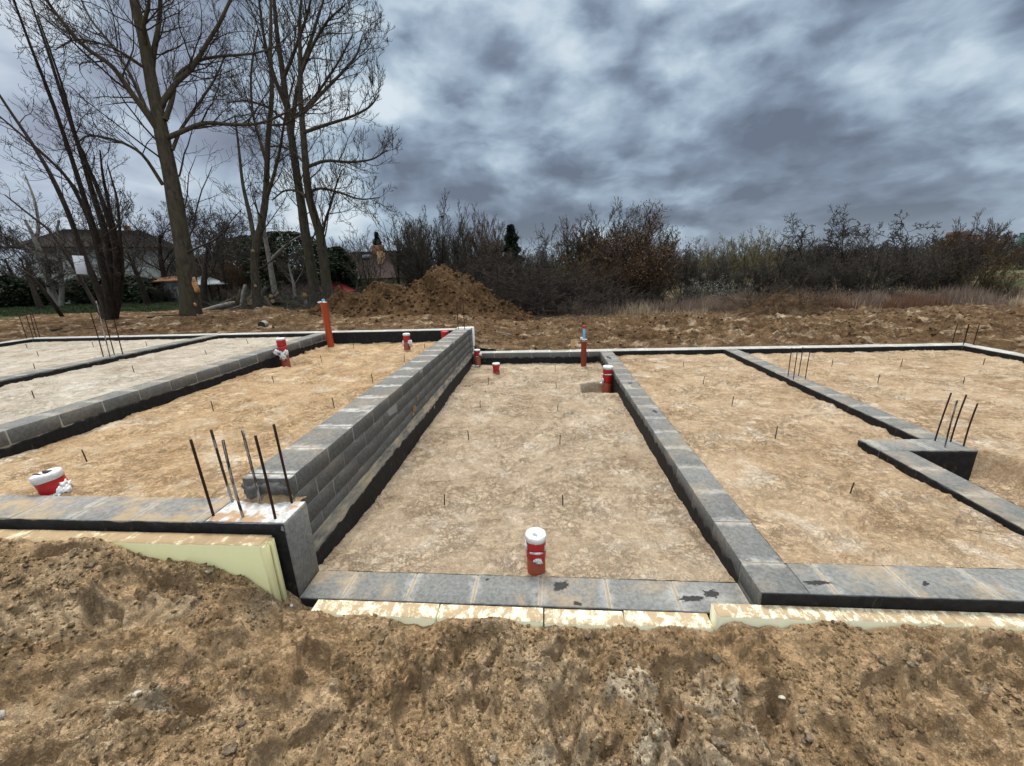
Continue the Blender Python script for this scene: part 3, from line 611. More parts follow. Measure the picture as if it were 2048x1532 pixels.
def core(mb, ax, a0, a1, c0, c1, z0, z1, ins=.006):
    cen = [(a0+a1)/2, (c0+c1)/2, (z0+z1)/2]; d = [a1-a0-.004, c1-c0-2*ins, z1-z0]
    if ax == 1: cen = [cen[1], cen[0], cen[2]]; d = [d[1], d[0], d[2]]
    mb.box(cen, d, .002, .7)
def coat(parent, ax, cpos, nrm, a0, a1, ztop, zbot, rag=.006, seed=0, th=.005, step=.02, mat=None, base_off=None):
    """bitumen coat on a wall face at cross position cpos facing nrm (+1/-1), ragged top edge ztop(a)"""
    n = max(3, int((a1-a0)/step)); a = np.linspace(a0, a1, n); zt = (ztop(a) if callable(ztop) else np.full(n, ztop))+rag*fbm(a*9+seed, a*0+seed, 4, seed)
    zt = np.minimum(zt, (ztop(a) if callable(ztop) else ztop)+.05); rows = [0., 0., .06, .12, .3, .55, .8, 1.]
    V = []
    for i, r in enumerate(rows):
        z = zt+(zbot-zt)*r; c = cpos+nrm*(0. if i == 0 else th*(1+.5*pn(a*14+i*3.1, a*0+i*1.7+seed, 3)))
        V.append(np.stack([a, np.full(n, 0)+c, z], -1))
    V = np.concatenate(V); i = (np.arange(len(rows)-1)[:, None]*n+np.arange(n-1)[None]).ravel(); Q = np.stack([i, i+1, i+n+1, i+n], -1)
    if ax == 1: V = V[:, [1, 0, 2]]
    return npmesh('bitumen_coating', V, Q, mat or M_bit, parent, False)
def wall(label, ax, a0, a1, c0, c1, ztop, zbot, ncrs, phase, mat, seed, group='block foundation walls of the house', mortar=None, ins=.003, **kw):
    root = tag(empty('foundation_wall', (0, 0, 0)), label, 'foundation wall', group)
    mb = MB(); blocks(mb, ax, a0, a1, c0, c1, ztop, ncrs, phase, seed=seed, **kw); mb.build('blocks', mat, root)
    mb = MB(); core(mb, ax, a0, a1, c0, c1, zbot, ztop-.0025, ins); mb.build('mortar_joint', mortar or M_mortar, root)
    return root
m, t, b = newmat('tar_brushed'); r0 = t.attr('rad'); f = t.noise(t.vmath('MULTIPLY', t.pos, (1, 1.8, 1)), 38, 7, .75, .6); g = t.noise(t.pos, 150, 4, .7)
fin(t, b, t.mix(f, (.010, .010, .011), (.045, .042, .040)), t.mix(g, (.4,)*3, (.9,)*3), t.bump(f, .6, .004), .25)
t.put(b.inputs['Alpha'], t.ss(t.math('ADD', t.math('MULTIPLY', f, 1.9), t.math('SUBTRACT', .15, t.math('MULTIPLY', r0, .8))), .42, .58)); M_smear = m
def smear(parent, x, y, z, sx, sy, a, seed, mat=None):       # dab of tar brushed on a wall top
    n = 40; th = np.arange(n)*2*np.pi/n; rr = np.array([.001, .35, .6, .8, 1.]); k = .85+.4*fbm(np.cos(th)*1.2+seed, np.sin(th)*1.2, 4, seed)
    ca, sa = math.cos(a), math.sin(a); V = []; A = []
    for q in rr:
        u, v = q*k*np.cos(th)*sx*1.25, q*k*np.sin(th)*sy*1.25; V.append(np.stack([x+u*ca-v*sa, y+u*sa+v*ca, np.full(n, z+.0035-.0025*q)], -1)); A.append(np.full(n, q))
    i = np.arange(len(rr)-1)[:, None]*n; jj = np.arange(n)[None]; j2 = (jj+1) % n; Q = np.stack([i+jj, i+j2, i+n+j2, i+n+jj], -1).reshape(-1, 4)
    npmesh('tar_smear', np.concatenate(V), Q, M_smear if mat is None else mat, parent, True, {'rad': np.concatenate(A)})

ZR = .1425
# front wall of the middle bay
wMF = wall('low front block wall of the middle bay, flush with the sand', 0, -1.479, 1.136, 1.835, 2.058, 0, -.45, 3, -.04, M_cx, 11)
coat(wMF, 0, 1.835, -1, -1.47, 1.13, -.008, -.3, .006, 3)
coat(wMF, 0, 2.058, 1, -1.46, 1.13, -.004, -.2, .004, 4)
smear(wMF, .085, 1.985, 0, .062, .034, .5, 3)
smear(wMF, .83, 1.925, 0, .09, .022, .12, 9); smear(wMF, .94, 1.96, 0, .05, .035, .2, 12); smear(wMF, .17, 1.86, 0, .03, .014, 0, 13); smear(wMF, -.37, 2.02, 0, .012, .01, 0, 15)
# dividing wall middle bay / right bays
wW3 = wall('long grey block wall along the right side of the middle bay', 1, 1.835, 8.196, 1.140, 1.386, ZR, -.45, 4, .10, M_cyR, 21)
coat(wW3, 1, 1.140, -1, 2.06, 8.19, lambda a: .062+.03*np.sin(a*1.7)*np.sin(a*.6)-.03*sst(5, 8, a), -.25, .035, 7)
coat(wW3, 1, 1.386, 1, 2.07, 8.19, ZR-.008, .0, .005, 8)
smear(wW3, 1.27, 5.85, ZR, .04, .03, .3, 3); smear(wW3, 1.31, 4.62, ZR, .03, .05, .3, 31); smear(wW3, 1.22, 7.6, ZR, .04, .14, .2, 32)
# front wall of the right bays
wRF = wall('front block wall of the right bays with tar smears at its corner', 0, 1.392, 9.6, 1.835, 2.066, ZR, -.3, 3, 1.528, M_cx, 31)
coat(wRF, 0, 1.835, -1, 1.145, 9.6, ZR-.006, -.2, .005, 13)
coat(wRF, 0, 2.066, 1, 1.39, 9.6, ZR-.006, .02, .006, 14)
smear(wRF, 1.475, 1.915, ZR, .085, .017, .04, 21); smear(wRF, 2.03, 1.93, ZR, .03, .012, .7, 22)
# rear wall, low part
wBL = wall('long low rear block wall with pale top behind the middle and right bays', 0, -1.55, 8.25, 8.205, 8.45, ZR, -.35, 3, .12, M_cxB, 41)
coat(wBL, 0, 8.205, -1, -1.5, 1.13, lambda a: np.full_like(a, .035), -.25, .02, 17)
coat(wBL, 0, 8.205, -1, 1.40, 3.59, ZR-.006, -.1, .004, 18)
coat(wBL, 0, 8.205, -1, 3.86, 7.99, ZR-.006, -.1, .004, 19)
# right end wall
wRE = wall('pale topped block wall closing the far right end', 1, 1.835, 8.20, 8.005, 8.25, ZR, -.3, 3, .12, M_cyB, 51)
coat(wRE, 1, 8.005, -1, 2.0, 8.19, ZR-.006, -.1, .004, 23)
# W4 and its staggered continuation
wW4 = wall('block wall from the stepped pier back to the rear wall', 1, 3.832, 8.196, 3.602, 3.848, ZR, -.2, 2, .10, M_cyR, 61)
coat(wW4, 1, 3.602, -1, 3.84, 8.19, ZR-.005, -.1, .006, 25); coat(wW4, 1, 3.848, 1, 3.84, 8.19, ZR-.005, 0, .005, 26)
wPier = wall('short cross wall of the step in the right wall, sanded end with four steel bars', 0, 3.042, 3.86, 3.58, 3.828, ZR, -.35, 4, 3.096, M_cx, 71)
coat(wPier, 0, 3.58, -1, 3.285, 3.86, ZR-.01, -.3, .008, 28); coat(wPier, 1, 3.042, -1, 3.58, 3.83, ZR-.01, -.1, .01, 29); coat(wPier, 1, 3.86, 1, 3.58, 3.83, ZR-.01, -.2, .01, 30)
coat(wPier, 0, 3.828, 1, 3.05, 3.60, ZR-.005, -.1, .006, 27)
wW5 = wall('block wall running forward from the pier to the front wall', 1, 2.07, 3.576, 3.042, 3.282, ZR, -.3, 3, .10, M_cyR, 81)
coat(wW5, 1, 3.042, -1, 2.07, 3.57, ZR-.005, -.1, .008, 33); coat(wW5, 1, 3.282, 1, 2.07, 3.57, ZR-.005, -.2, .006, 34)
# tall party wall on its footing
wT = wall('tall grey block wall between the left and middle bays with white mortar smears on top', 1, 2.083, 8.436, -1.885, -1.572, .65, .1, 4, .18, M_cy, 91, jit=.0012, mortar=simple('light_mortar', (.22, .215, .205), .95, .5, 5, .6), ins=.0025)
mb = MB(); a = np.arange(2.083, 8.3, .05); n = len(a)
prof = [(-1.90, -.3), (-1.525, -.3), (-1.522, .075), (-1.530, .105), (-1.548, .122), (-1.560, .135), (-1.569, .165), (-1.60, .17), (-1.90, .17)]
V = []
for (px_, pz_) in prof:
    wv = .006*fbm(a*5+px_*30, a*0+pz_*20, 3, 4); V.append(np.stack([px_+wv*(px_ > -1.57), a, pz_+wv*.8*(pz_ > 0)], -1))
V = np.concatenate(V); k = len(prof); i = (np.arange(k-1)[:, None]*n+np.arange(n-1)[None]).ravel()
mb.add(V, np.stack([i, i+1, i+n+1, i+n], -1), None, .6)
m, t, b = newmat('ledge_mortar'); f = t.noise(t.vmath('MULTIPLY', t.pos, (1, .3, 1)), 12, 6, .7); c = t.ramp(f, [(.36, (.10, .10, .095)), (.50, (.22, .195, .155)), (.66, (.36, .28, .175))])
fin(t, b, c, .95, t.bump(t.noise(t.pos, 50, 5), .6, .006), .1)
mb.build('footing', m, wT, True)
coat(wT, 1, -1.522, 1, 2.05, 8.19, lambda a: .098+.012*np.sin(a*2.3), -.25, .018, 41)
mb = MB(); mb.blobm((-1.80, 2.10, .57), (.09, .05, .055), 5, .5, 3); mb.blobm((-1.68, 2.09, .585), (.10, .035, .035), 9, .5, 3, tone=.5); mb.build('broken_block_end', M_cy, wT)
# mud splash on the side of the tall wall
for (yy, zz_, r1, r2, sd_) in ((4.42, .27, .06, .045, 3), (4.58, .35, .035, .04, 4), (4.36, .22, .03, .02, 6)):
    th = np.arange(24)*2*np.pi/24; r = 1+.3*fbm(np.cos(th)*2+sd_, np.sin(th)*2, 3, sd_)
    V = np.stack([np.full(24, -1.567), yy+r*r1*np.cos(th), zz_+r*r2*np.sin(th)], -1); V = np.concatenate([V, [[-1.562, yy, zz_]]])
    npmesh('mud_splash', V, np.array([[i, (i+1) % 24, 24] for i in range(24)]), M_sandL, wT)
# column at the near end of the tall wall, with the front wall of the left bay
col = tag(empty('concrete_column', (-1.73, 1.965, 0)), 'cast concrete column with black front, six steel bars standing from its top', 'column')
O_ = (-1.73, 1.965, 0)
mb = MB(); mb.box((-1.7315, 1.965, .196), (.497, .232, .602), .010, .5, .003, rng); mb.build('shaft', M_cast, col, off=O_)
xs, ys = np.linspace(-1.972, -1.492, 50), np.linspace(1.858, 2.074, 24)
def colz(X, Y):
    e = np.minimum(np.minimum(sst(-1.975, -1.955, X), sst(-1.487, -1.51, X)), np.minimum(sst(1.853, 1.87, Y), sst(2.079, 2.06, Y)))
    return .4965+e*(.006+.006*fbm(X*22, Y*22, 4, 5))
g_ = grid(xs, ys, colz, 'rough_top', M_ctop, kind=None); g_.data.transform(Matrix.Translation((-O_[0], -O_[1], 0))); g_.parent = col
c_ = coat(col, 0, 1.849, -1, -1.982, -1.486, .494, -.15, .004, 43); c_.data.transform(Matrix.Translation((-O_[0], -O_[1], 0)))
wLF = wall('sand covered front block wall of the left bay', 0, -13.2, -1.984, 1.852, 2.10, .497, -.2, 4, -.10, M_cxL, 95)
coat(wLF, 0, 1.852, -1, -13.2, -1.984, .490, .1, .008, 45)
# sand heaped behind the column against the broken end of the tall wall
def hz(X, Y):
    e = np.exp(-(((X+1.74)/.17)**2+((Y-2.095)/.055)**2)); return .47+.10*e+.006*fbm(X*20, Y*20, 4, 2)+.02*clods(X, Y, 30, 7, .5)
grid(np.arange(-2.0, -1.53, .008), np.arange(1.99, 2.16, .008), hz, 'sand_bed', M_sandL)
# walls of the left bays
wW2 = wall('grey block wall left of the left bay, tarred along its foot', 1, 2.10, 8.196, -4.885, -4.632, .65, .1, 4, .10, M_cyR, 97)
coat(wW2, 1, -4.632, 1, 2.1, 8.19, lambda a: .515+.012*np.sin(a*2.1), .25, .016, 47)
wW1 = wall('second block wall from the left with four tall steel bars standing in it', 1, 2.10, 8.196, -7.40, -7.152, .65, .3, 3, .10, M_cyR, 98)
coat(wW1, 1, -7.152, 1, 2.1, 8.19, .630, .45, .010, 49)
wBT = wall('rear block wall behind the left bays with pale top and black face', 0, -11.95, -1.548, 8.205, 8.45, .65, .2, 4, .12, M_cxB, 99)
for (p, q) in ((-11.7, -7.41), (-7.14, -4.9), (-4.62, -1.9)): coat(wBT, 0, 8.205, -1, p, q, .640, .35, .003, int(-p*7))
wLE = wall('block wall closing the far left end', 1, 2.1, 8.2, -11.95, -11.71, .65, .3, 3, .12, M_cyB, 100)
coat(wLE, 1, -11.71, 1, 2.1, 8.19, .640, .45, .004, 51)
# cast spots in the walls under the bars
# ------------------------------------------------------------------ steel bars (cast into walls and column: parts)
def bar(parent, b0, t1, r=.006, mat=None, off=(0, 0, 0)):
    b0 = np.array(b0, float); t1 = np.array(t1, float); n = 9; s_ = np.linspace(0, 1, n)[:, None]
    pts = b0+(t1-b0)*s_; bend = rng.normal(0, .004, 3); pts = pts+np.sin(s_*np.pi)*bend
    mb = MB(); mb.tube(pts, r, 8); return mb.build('steel_bar', mat or M_rebar, parent, True, off=off)
for i, (b0, t1) in enumerate([((-1.958, 1.905), (-1.968, 1.902, .992)), ((-1.952, 2.05), (-1.984, 2.06, .984)), ((-1.763, 1.895), (-1.775, 1.900, .99)), ((-1.763, 2.045), (-1.778, 2.05, .985)), ((-1.562, 1.888), (-1.573, 1.892, 1.02)), ((-1.56, 2.045), (-1.575, 2.05, 1.022))]):
    bar(col, (*b0, .46), t1, .0072, M_rebarC if i in (1, 2, 3) else M_rebar, O_)
bar(wPier, (3.682, 3.785, .05), (3.708, 3.785, .622), .0062); bar(wPier, (3.80, 3.76, .05), (3.815, 3.76, .611), .0062); bar(wPier, (3.825, 3.662, .05), (3.828, 3.662, .56), .0062); bar(wPier, (3.649, 3.643, .05), (3.636, 3.643, .597), .0062, M_rebarC)
for p, q in (((3.660, 6.119), (3.645, 6.119, .583)), ((3.640, 5.95), (3.628, 5.95, .564)), ((3.825, 6.15), (3.818, 6.15, .585)), ((3.81, 5.959), (3.806, 5.959, .579))): bar(wW4, (*p, .05), q, .0060)
for p, q in (((-7.36, 5.99), (-7.33, 5.99, 1.42)), ((-7.20, 5.957), (-7.13, 5.957, 1.56)), ((-7.19, 6.16), (-7.15, 6.16, 1.24)), ((-7.35, 6.16), (-7.30, 6.16, 1.56))): bar(wW1, (*p, .55), q, .0075, M_rebarC if p[0] == -7.20 else M_rebar)
for p, q in (((-11.9, 8.24), (-11.88, 8.24, 1.235)), ((-11.78, 8.40), (-11.74, 8.40, 1.248)), ((-11.90, 8.42), (-11.83, 8.42, 1.234)), ((-11.74, 8.24), (-11.69, 8.24, 1.204))): bar(wBT, (*p, .55), q, .0075)
for p, q in (((-1.834, 8.389), (-1.83, 8.389, 1.227)), ((-1.806, 8.25), (-1.80, 8.25, 1.226)), ((-1.698, 8.40), (-1.69, 8.40, 1.156)), ((-1.665, 8.26), (-1.66, 8.26, 1.156))): bar(wBT, (*p, .55), q, .0075)
mb = MB()
for zz_ in (.78, 1.0): mb.tube([(-1.83, 8.39, zz_), (-1.80, 8.25, zz_), (-1.66, 8.26, zz_+.01), (-1.69, 8.40, zz_), (-1.83, 8.39, zz_)], .004, 6)
mb.build('stirrup', M_rebar, wBT, True)
for p, q in (((8.03, 8.43), (8.02, 8.43, .531)), ((8.22, 8.41), (8.21, 8.41, .522)), ((8.22, 8.24), (8.222, 8.24, .555)), ((8.04, 8.24), (8.03, 8.24, .54))): bar(wRE, (*p, .05), q, .0075)

# ------------------------------------------------------------------ foam boards
def foam(label, x0, x1, y0, y1, z0, z1, mat, seed, lip=False, rag=.004):
    o = empty('insulation_board', ((x0+x1)/2, (y0+y1)/2, z0)); tag(o, label, 'insulation board', 'foam insulation boards along the front walls')
    n = max(8, int((x1-x0)/.02)); xs = np.linspace(x0, x1, n)
    f_y = y0+rag*fbm(xs*11+seed, xs*0+1, 4, seed); tz = z1+.4*rag*fbm(xs*9, xs*0+seed, 3, seed)
    pr = [(f_y, z0+0*xs), (f_y, tz-.006), (f_y+.006, tz), ((y0+y1)/2+0*xs, tz-.001), (y1-.004+0*xs, tz), (y1+0*xs, tz-.006), (y1+0*xs, z0+0*xs)]
    V = np.concatenate([np.stack([xs, a_, b_], -1) for a_, b_ in pr]); k = len(pr)
    i = (np.arange(k-1)[:, None]*n+np.arange(n-1)[None]).ravel(); Q = np.stack([i, i+1, i+n+1, i+n], -1)
    ends = []
    for e in (0, n-1):
        c_ = [j*n+e for j in range(k)]; ends.append(c_ if e == 0 else c_[::-1])
    npmesh('board', V, [Q, np.array(ends)], mat, o, False, off=((x0+x1)/2, (y0+y1)/2, z0))
    return o
jx = [-1.36, -.62, -.02, .42, .875]; cols_ = ['frontmost strip beside the column foot', 'second strip from the column', 'third strip, in front of the tar smear', 'strip ending at the raised board']
for i in range(4):
    foam('cream foam board flush in soil, '+cols_[i], jx[i]+.004, jx[i+1]-.004, 1.728+.006*(i % 2), 1.8315, -.30, -.005-.003*(i % 3), M_foam, 11+i)
jx = [.885, 1.53, 2.06, 3.1, 4.4, 6.4]; cols_ = ['first board at the step', 'second board from the step', 'third board from the step', 'fourth board from the step', 'farthest board from the step']
for i in range(5):
    foam('dirty cream foam board along the right front wall, '+cols_[i], jx[i]+.003, jx[i+1]-.003, 1.737+.005*(i % 2), 1.827, -.15, .070, M_foam, 31+i)
fo = foam('yellow foam board leaning out of the soil below the column, sand on its top edge', -3.05, -1.56, 1.735, 1.832, -.05, .437, M_foamL, 51)
mb = MB(); mb.box((-1.553, 1.757, .20), (.02, .045, .45), .004, 0, .002, rng); mb.box((-1.549, 1.805, .195), (.030, .032, .47), .004, 0, .002, rng)
e_ = mb.build('rebate_edge', M_foamL, None); e_.data.transform(Matrix.Translation((2.305, -1.7835, .05))); e_.parent = fo
foam('sand covered foam board along the left front wall', -6.4, -3.056, 1.74, 1.832, -.05, .435, M_foamL, 61)
o = empty('insulation_board', (-1.50, 8.5, .1)); tag(o, 'white foam board seen edge on at the far end of the tall wall', 'insulation board')
mb = MB(); mb.box((-1.70, 8.505, .33), (.36, .10, .66), .004, 0, .002, rng); mb.build('board', simple('white_foam', (.80, .80, .76), .8, .06, 9), o, off=(-1.50, 8.5, .1))

# ================================================================== PIPES
def tilt(tx, ty, rz=0):
    return np.array(Matrix.Rotation(tx, 3, 'Y'))@np.array(Matrix.Rotation(ty, 3, 'X'))@np.array(Matrix.Rotation(rz, 3, 'Z'))
def crumple(parent, c, size, seed, mat=M_white, name='tape_flap', rough=.8):
    mb = MB(); mb.blobm(c, size, seed, rough, 3, freq=2.6); return mb.build(name, mat, parent, False)
def pipe(label, x, y, z, r, h, body=M_orange, tx=0, ty=0, socket=None, wrap=None, cap=True, hollow=False, flaps=(), stub=None, seed=1, capm=M_white):
    """sewer pipe stub: base (x,y,z), radius r, visible height h; wrap=(z0,z1) red tape; flaps=[(dx,dy,dz,(sx,sy,sz))]"""
    o = tag(empty('sewer_pipe', (x, y, z)), label, 'pipe', 'sewer pipe stubs standing in the sand'); M = tilt(tx, ty)
    mb = MB(); rr = r if not wrap else r*.97
    pr = [(rr, -.25)]
    if socket: s0 = h-socket; pr += [(rr, s0), (rr*1.10, s0+.012), (rr*1.10, h-.028), (rr*1.16, h-.02), (rr*1.16, h-.006), (rr*1.08, h), (rr*1.0, h), (rr*.98, h-.03), (0, h-.03)]
    else: pr += [(rr, h), (rr*.93, h), (rr*.93, h-.05), (0, h-.05)]
    mb.lathe(pr, M=M, k=40); mb.build('pipe_body', body, o, True)
    if wrap:
        for wi, (a, b) in enumerate(wrap):
            mb = MB(); n = 7; zs = np.linspace(a, b, n)
            mb.lathe([(r*.97, a)]+[(r*(1.035+.02*math.sin(i*2.1+seed)), zq) for i, zq in enumerate(zs)]+[(r*.97, b)], M=M, k=44, wob=.035, seed=seed+wi)
            mb.build('red_tape', M_red, o, True)
    if cap:
        mb = MB(); hh = cap if not isinstance(cap, bool) else .03
        top = [(r*.98, h-hh), (r*1.09, h-hh+.004), (r*1.10, h-.012), (r*1.06, h+.003)]
        top += [(r*.72, h+.006), (r*.70, h-.02), (0, h-.02)] if hollow else [(r*.8, h+.007), (r*.45, h+.001), (r*.2, h-.004), (0, h-.005)]
        mb.lathe(top, M=M, k=44, wob=.05, seed=seed+5); mb.build('tape_cap', capm, o, True)
        if hollow:
            mb = MB(); mb.lathe([(r*.71, h-.012), (r*.4, h-.012), (0, h-.012)], M=M, k=30); mb.build('opening', M_hole, o, True)
    for i, (a, b, c, sz) in enumerate(flaps): crumple(o, M@np.array((a, b, c)), sz, seed*7+i)
    if stub:
        mb = MB(); mb.lathe([(stub[0], h-.02), (stub[0], h+stub[1]), (stub[0]*.85, h+stub[1]), (0, h+stub[1]-.01)], M=M, k=20); mb.build('water_pipe', M_blue, o, True)
        if stub[2]:
            mb = MB(); mb.lathe([(stub[0]*1.15, h+stub[1]-.05), (stub[0]*1.15, h+stub[1]), (stub[0]*.8, h+stub[1]+.008), (0, h+stub[1]+.008)], M=M, k=20); mb.build('end_cap', M_red, o, True)
    return o
# 1 thick wrapped stub in the left bay, leaning
p1 = pipe('thick leaning pipe stub wrapped in red with torn white top, by the left front wall', -3.385, 2.205, .450, .072, .160, M_brick, R_(-9), R_(3), wrap=[(.0, .14)], cap=.05, flaps=[(.095, -.03, .02, (.03, .035, .035)), (.085, -.055, .005, (.03, .03, .014)), (-.07, -.07, -.005, (.045, .03, .022)), (-.02, -.095, -.004, (.04, .022, .018)), (.06, -.08, .004, (.05, .012, .01)), (.10, .0, .05, (.014, .03, .03))], seed=3)
mb = MB(); Mt = tilt(R_(-9), R_(3)); 
for (a_, b_, l_, w_) in ((-.048, -.012, .030, .010), (.004, .014, .040, .017)): mb.blobm(Mt@np.array((a_, b_, .163)), (l_, w_, .005), 3, .5, 3)
mb.build('tear', M_hole, p1)
# 2 beside W2 in a scooped hole
pipe('pipe with red tape and loose white flaps standing against the left block wall', -4.47, 6.42, .33, .070, .50, M_brick, R_(-2), 0, wrap=[(.30, .355), (.37, .47)], cap=.03, flaps=[(-.09, -.03, .26, (.055, .04, .04)), (.035, -.08, .20, (.05, .03, .06)), (.07, -.03, .25, (.03, .03, .05)), (-.03, -.06, .28, (.04, .03, .03))], seed=5)
# 3 long orange pipe
pipe('tall bright orange pipe with blue tube end by the left rear wall', -4.42, 7.86, .42, .064, .90, M_orange, R_(-.6), 0, socket=.075, cap=False, stub=(.028, .055, 0), flaps=[(-.055, -.04, .895, (.035, .03, .018)), (.05, -.05, .895, (.03, .02, .014))], seed=7)
# 4
pipe('pipe stub with drooping white tape ends before the left rear wall', -2.625, 7.36, .42, .062, .30, M_brick, R_(2), 0, wrap=[(.16, .27)], cap=.035, flaps=[(-.055, -.035, .12, (.022, .022, .05)), (.075, -.02, .12, (.035, .03, .055)), (.05, -.04, .15, (.03, .02, .03))], seed=9)
# 5 mostly hidden behind the tall wall
pipe('red wrapped pipe stub mostly hidden behind the far end of the tall wall', -2.02, 7.95, .42, .075, .24, M_brick, 0, 0, wrap=[(.08, .23)], cap=.02, seed=11, capm=M_red)
# 6 at the corner of tall wall
pipe('slim red topped pipe in the far left corner of the middle bay', -1.40, 8.06, -.08, .062, .33, M_brick, 0, 0, wrap=[(.21, .30)], cap=.02, flaps=[(.07, -.03, .235, (.035, .02, .025)), (.0, -.065, .20, (.014, .01, .008)), (-.02, -.08, .0, (.05, .03, .012)), (-.12, -.03, .0, (.06, .03, .012))], seed=13)
# 7 short red stub
pipe('short stout red pipe stub with white rimmed open top', -.935, 7.43, -.085, .066, .19, M_brick, 0, 0, wrap=[(.045, .165)], cap=.025, hollow=True, flaps=[(.06, -.03, .08, (.014, .012, .03)), (-.065, -.03, .06, (.008, .01, .03))], seed=15)
# 8 tall with blue
pipe('tall slim brown red pipe with red capped blue tube on top', .775, 7.90, -.08, .056, .53, M_brick, 0, 0, socket=.09, wrap=[(.44, .51)], cap=.035, stub=(.024, .27, 1), flaps=[(-.05, -.02, .55, (.022, .02, .03)), (0, -.05, .53, (.03, .02, .015))], seed=17)
# 9 at W3 in pit
pipe('thick pipe wrapped in red tape at the square hole in the sand', 1.045, 6.60, -.20, .078, .42, M_brick, R_(1), 0, wrap=[(.15, .28), (.30, .385)], cap=.045, flaps=[(-.08, -.03, .17, (.018, .02, .05)), (-.095, -.02, .13, (.03, .02, .02)), (-.075, -.02, .29, (.014, .02, .02)), (0, -.08, .295, (.05, .012, .008))], seed=19)
# 10 nearest
pipe('pipe stub with red bands and smooth white cap behind the low front wall', -.068, 2.145, -.06, .060, .305, M_brick, 0, 0, wrap=[(.155, .205), (.215, .275)], cap=.036, flaps=[(-.058, -.02, .235, (.010, .018, .024)), (.0, -.060, .208, (.034, .008, .008)), (.022, -.062, .150, (.018, .008, .018)), (.004, -.064, .158, (.014, .006, .013)), (.056, -.02, .22, (.008, .016, .022))], seed=21)
mb = MB(); mb.blobm((-.075, 2.135, .246), (.012, .016, .0025), 3, .5, 3); mb.blobm((-.062, 2.122, .246), (.006, .012, .0025), 4, .5, 3)
o = mb.build('cap_tear', M_sheet, None); par = bpy.data.objects['sewer_pipe.009']; o.data.transform(Matrix.Translation((.068, -2.145, .06))); o.parent = par

# ------------------------------------------------------------------ thin steel pins in the sand, on a grid of about 1.08 m
ordn = ['nearest', 'second', 'third', 'fourth', 'fifth']
PINS = [('middle bay', 'left', -.09, [(-.87, 2.94), (-.91, 4.32), (-.95, 5.46), (-.99, 6.66)]), ('middle bay', 'right', -.09, [(.14, 2.98), (.16, 4.2), (.17, 5.33), (.19, 6.43), (.2, 7.62)]),
        ('left bay', 'left', .415, [(-3.82, 2.74), (-3.79, 4.03), (-3.8, 5.12), (-3.82, 6.42), (-3.81, 7.61)]), ('left bay', 'right', .415, [(-2.37, 4.08), (-2.36, 5.11), (-2.35, 6.38), (-2.33, 7.51)]),
        ('pale second bay from the left', 'only', .56, [(-5.95, 3.99), (-5.94, 5.17), (-5.88, 6.4), (-5.92, 7.48)]),
        ('outermost left bay', 'right', .57, [(-7.98, 5.49), (-7.97, 7.33)]), ('outermost left bay', 'middle', .57, [(-9.22, 6.46), (-9.19, 7.36)]), ('outermost left bay', 'far left', .57, [(-10.78, 7.42)]),
        ('bay right of the middle bay', 'only', .08, [(2.35, 2.93), (2.37, 4.01), (2.38, 5.03), (2.39, 6.02), (2.44, 7.08)]),
        ('far right bay', 'left', .07, [(4.84, 5.99), (4.87, 7.01)]), ('far right bay', 'middle', .07, [(5.93, 5.93), (5.94, 6.98)]), ('far right bay', 'far right', .07, [(7.23, 7.01)])]
for bay, row, z, pts in PINS:
    for i, (x, y) in enumerate(pts):
        o = empty('steel_pin', (x, y, z-.02))
        lab = 'thin steel pin in the %s, %s%s' % (bay, ordn[i]+' ' if len(pts) > 1 else '', ('of its %s row' % row) if row != 'only' else 'of its row')
        tag(o, lab, 'steel pin', 'thin steel pins marking the sand beds')
        mb = MB(); lx, ly = rng.normal(0, .006, 2); hgt = .125+rng.normal(0, .012)
        mb.tube([(0, 0, -.06), (lx*.4, ly*.4, hgt*.5), (lx, ly, hgt)], .0048, 7); mb.build('pin', M_rebar, o, True)

# ------------------------------------------------------------------ loose clods and stones
def ground_z(x, y):
    return float(fore_z(np.array([float(x)]), np.array([float(y)]))[0][0])
rg = np.random.default_rng(33)
def scatter(name, n, xr, yr, smin, smax, mat, label, zf, seed, wf=None, sub=1, flat=.6):
    rg = np.random.default_rng(seed); mb = MB(); X = rg.uniform(*xr, n*3); Y = rg.uniform(*yr, n*3)
    if wf is not None: k = rg.random(n*3) < wf(X, Y); X, Y = X[k][:n], Y[k][:n]
    else: X, Y = X[:n], Y[:n]
    Z = zf(X, Y); V0, T0 = ICO[sub]; nv = len(V0)
    s_ = smin+(smax-smin)*rg.random(len(X))**3.2
    Vs = V0[None]*(1+rg.normal(0, .24, (len(X), nv, 1)))*(s_[:, None, None])*np.stack([rg.uniform(.7, 1.3, len(X)), rg.uniform(.7, 1.3, len(X)), rg.uniform(flat*.8, flat*1.3, len(X))], -1)[:, None]
    a = rg.uniform(0, 6.28, len(X)); ca, sa = np.cos(a)[:, None], np.sin(a)[:, None]
    W = np.stack([Vs[..., 0]*ca-Vs[..., 1]*sa+X[:, None], Vs[..., 0]*sa+Vs[..., 1]*ca+Y[:, None], Vs[..., 2]+(Z+s_*.22)[:, None]], -1).reshape(-1, 3)
    T = (T0[None]+(np.arange(len(X))*nv)[:, None, None]).reshape(-1, 3)
    o = npmesh(name, W, T, mat, None, False); tag(o, label, 'clods', None, 'stuff'); return o
fz = lambda X, Y: fore_z(X, Y)[0]
dens_f = lambda X, Y: sst(-.45, .25, fbm(X*1.3+3, Y*1.3, 3, 70))*.9+.08
scatter('soil_clods', 24000, (-3.6, 3.2), (.55, 1.74), .0018, .0115, M_clod, 'loose crumbs and clods of wet brown soil strewn over the trodden foreground', fz, 5, dens_f)
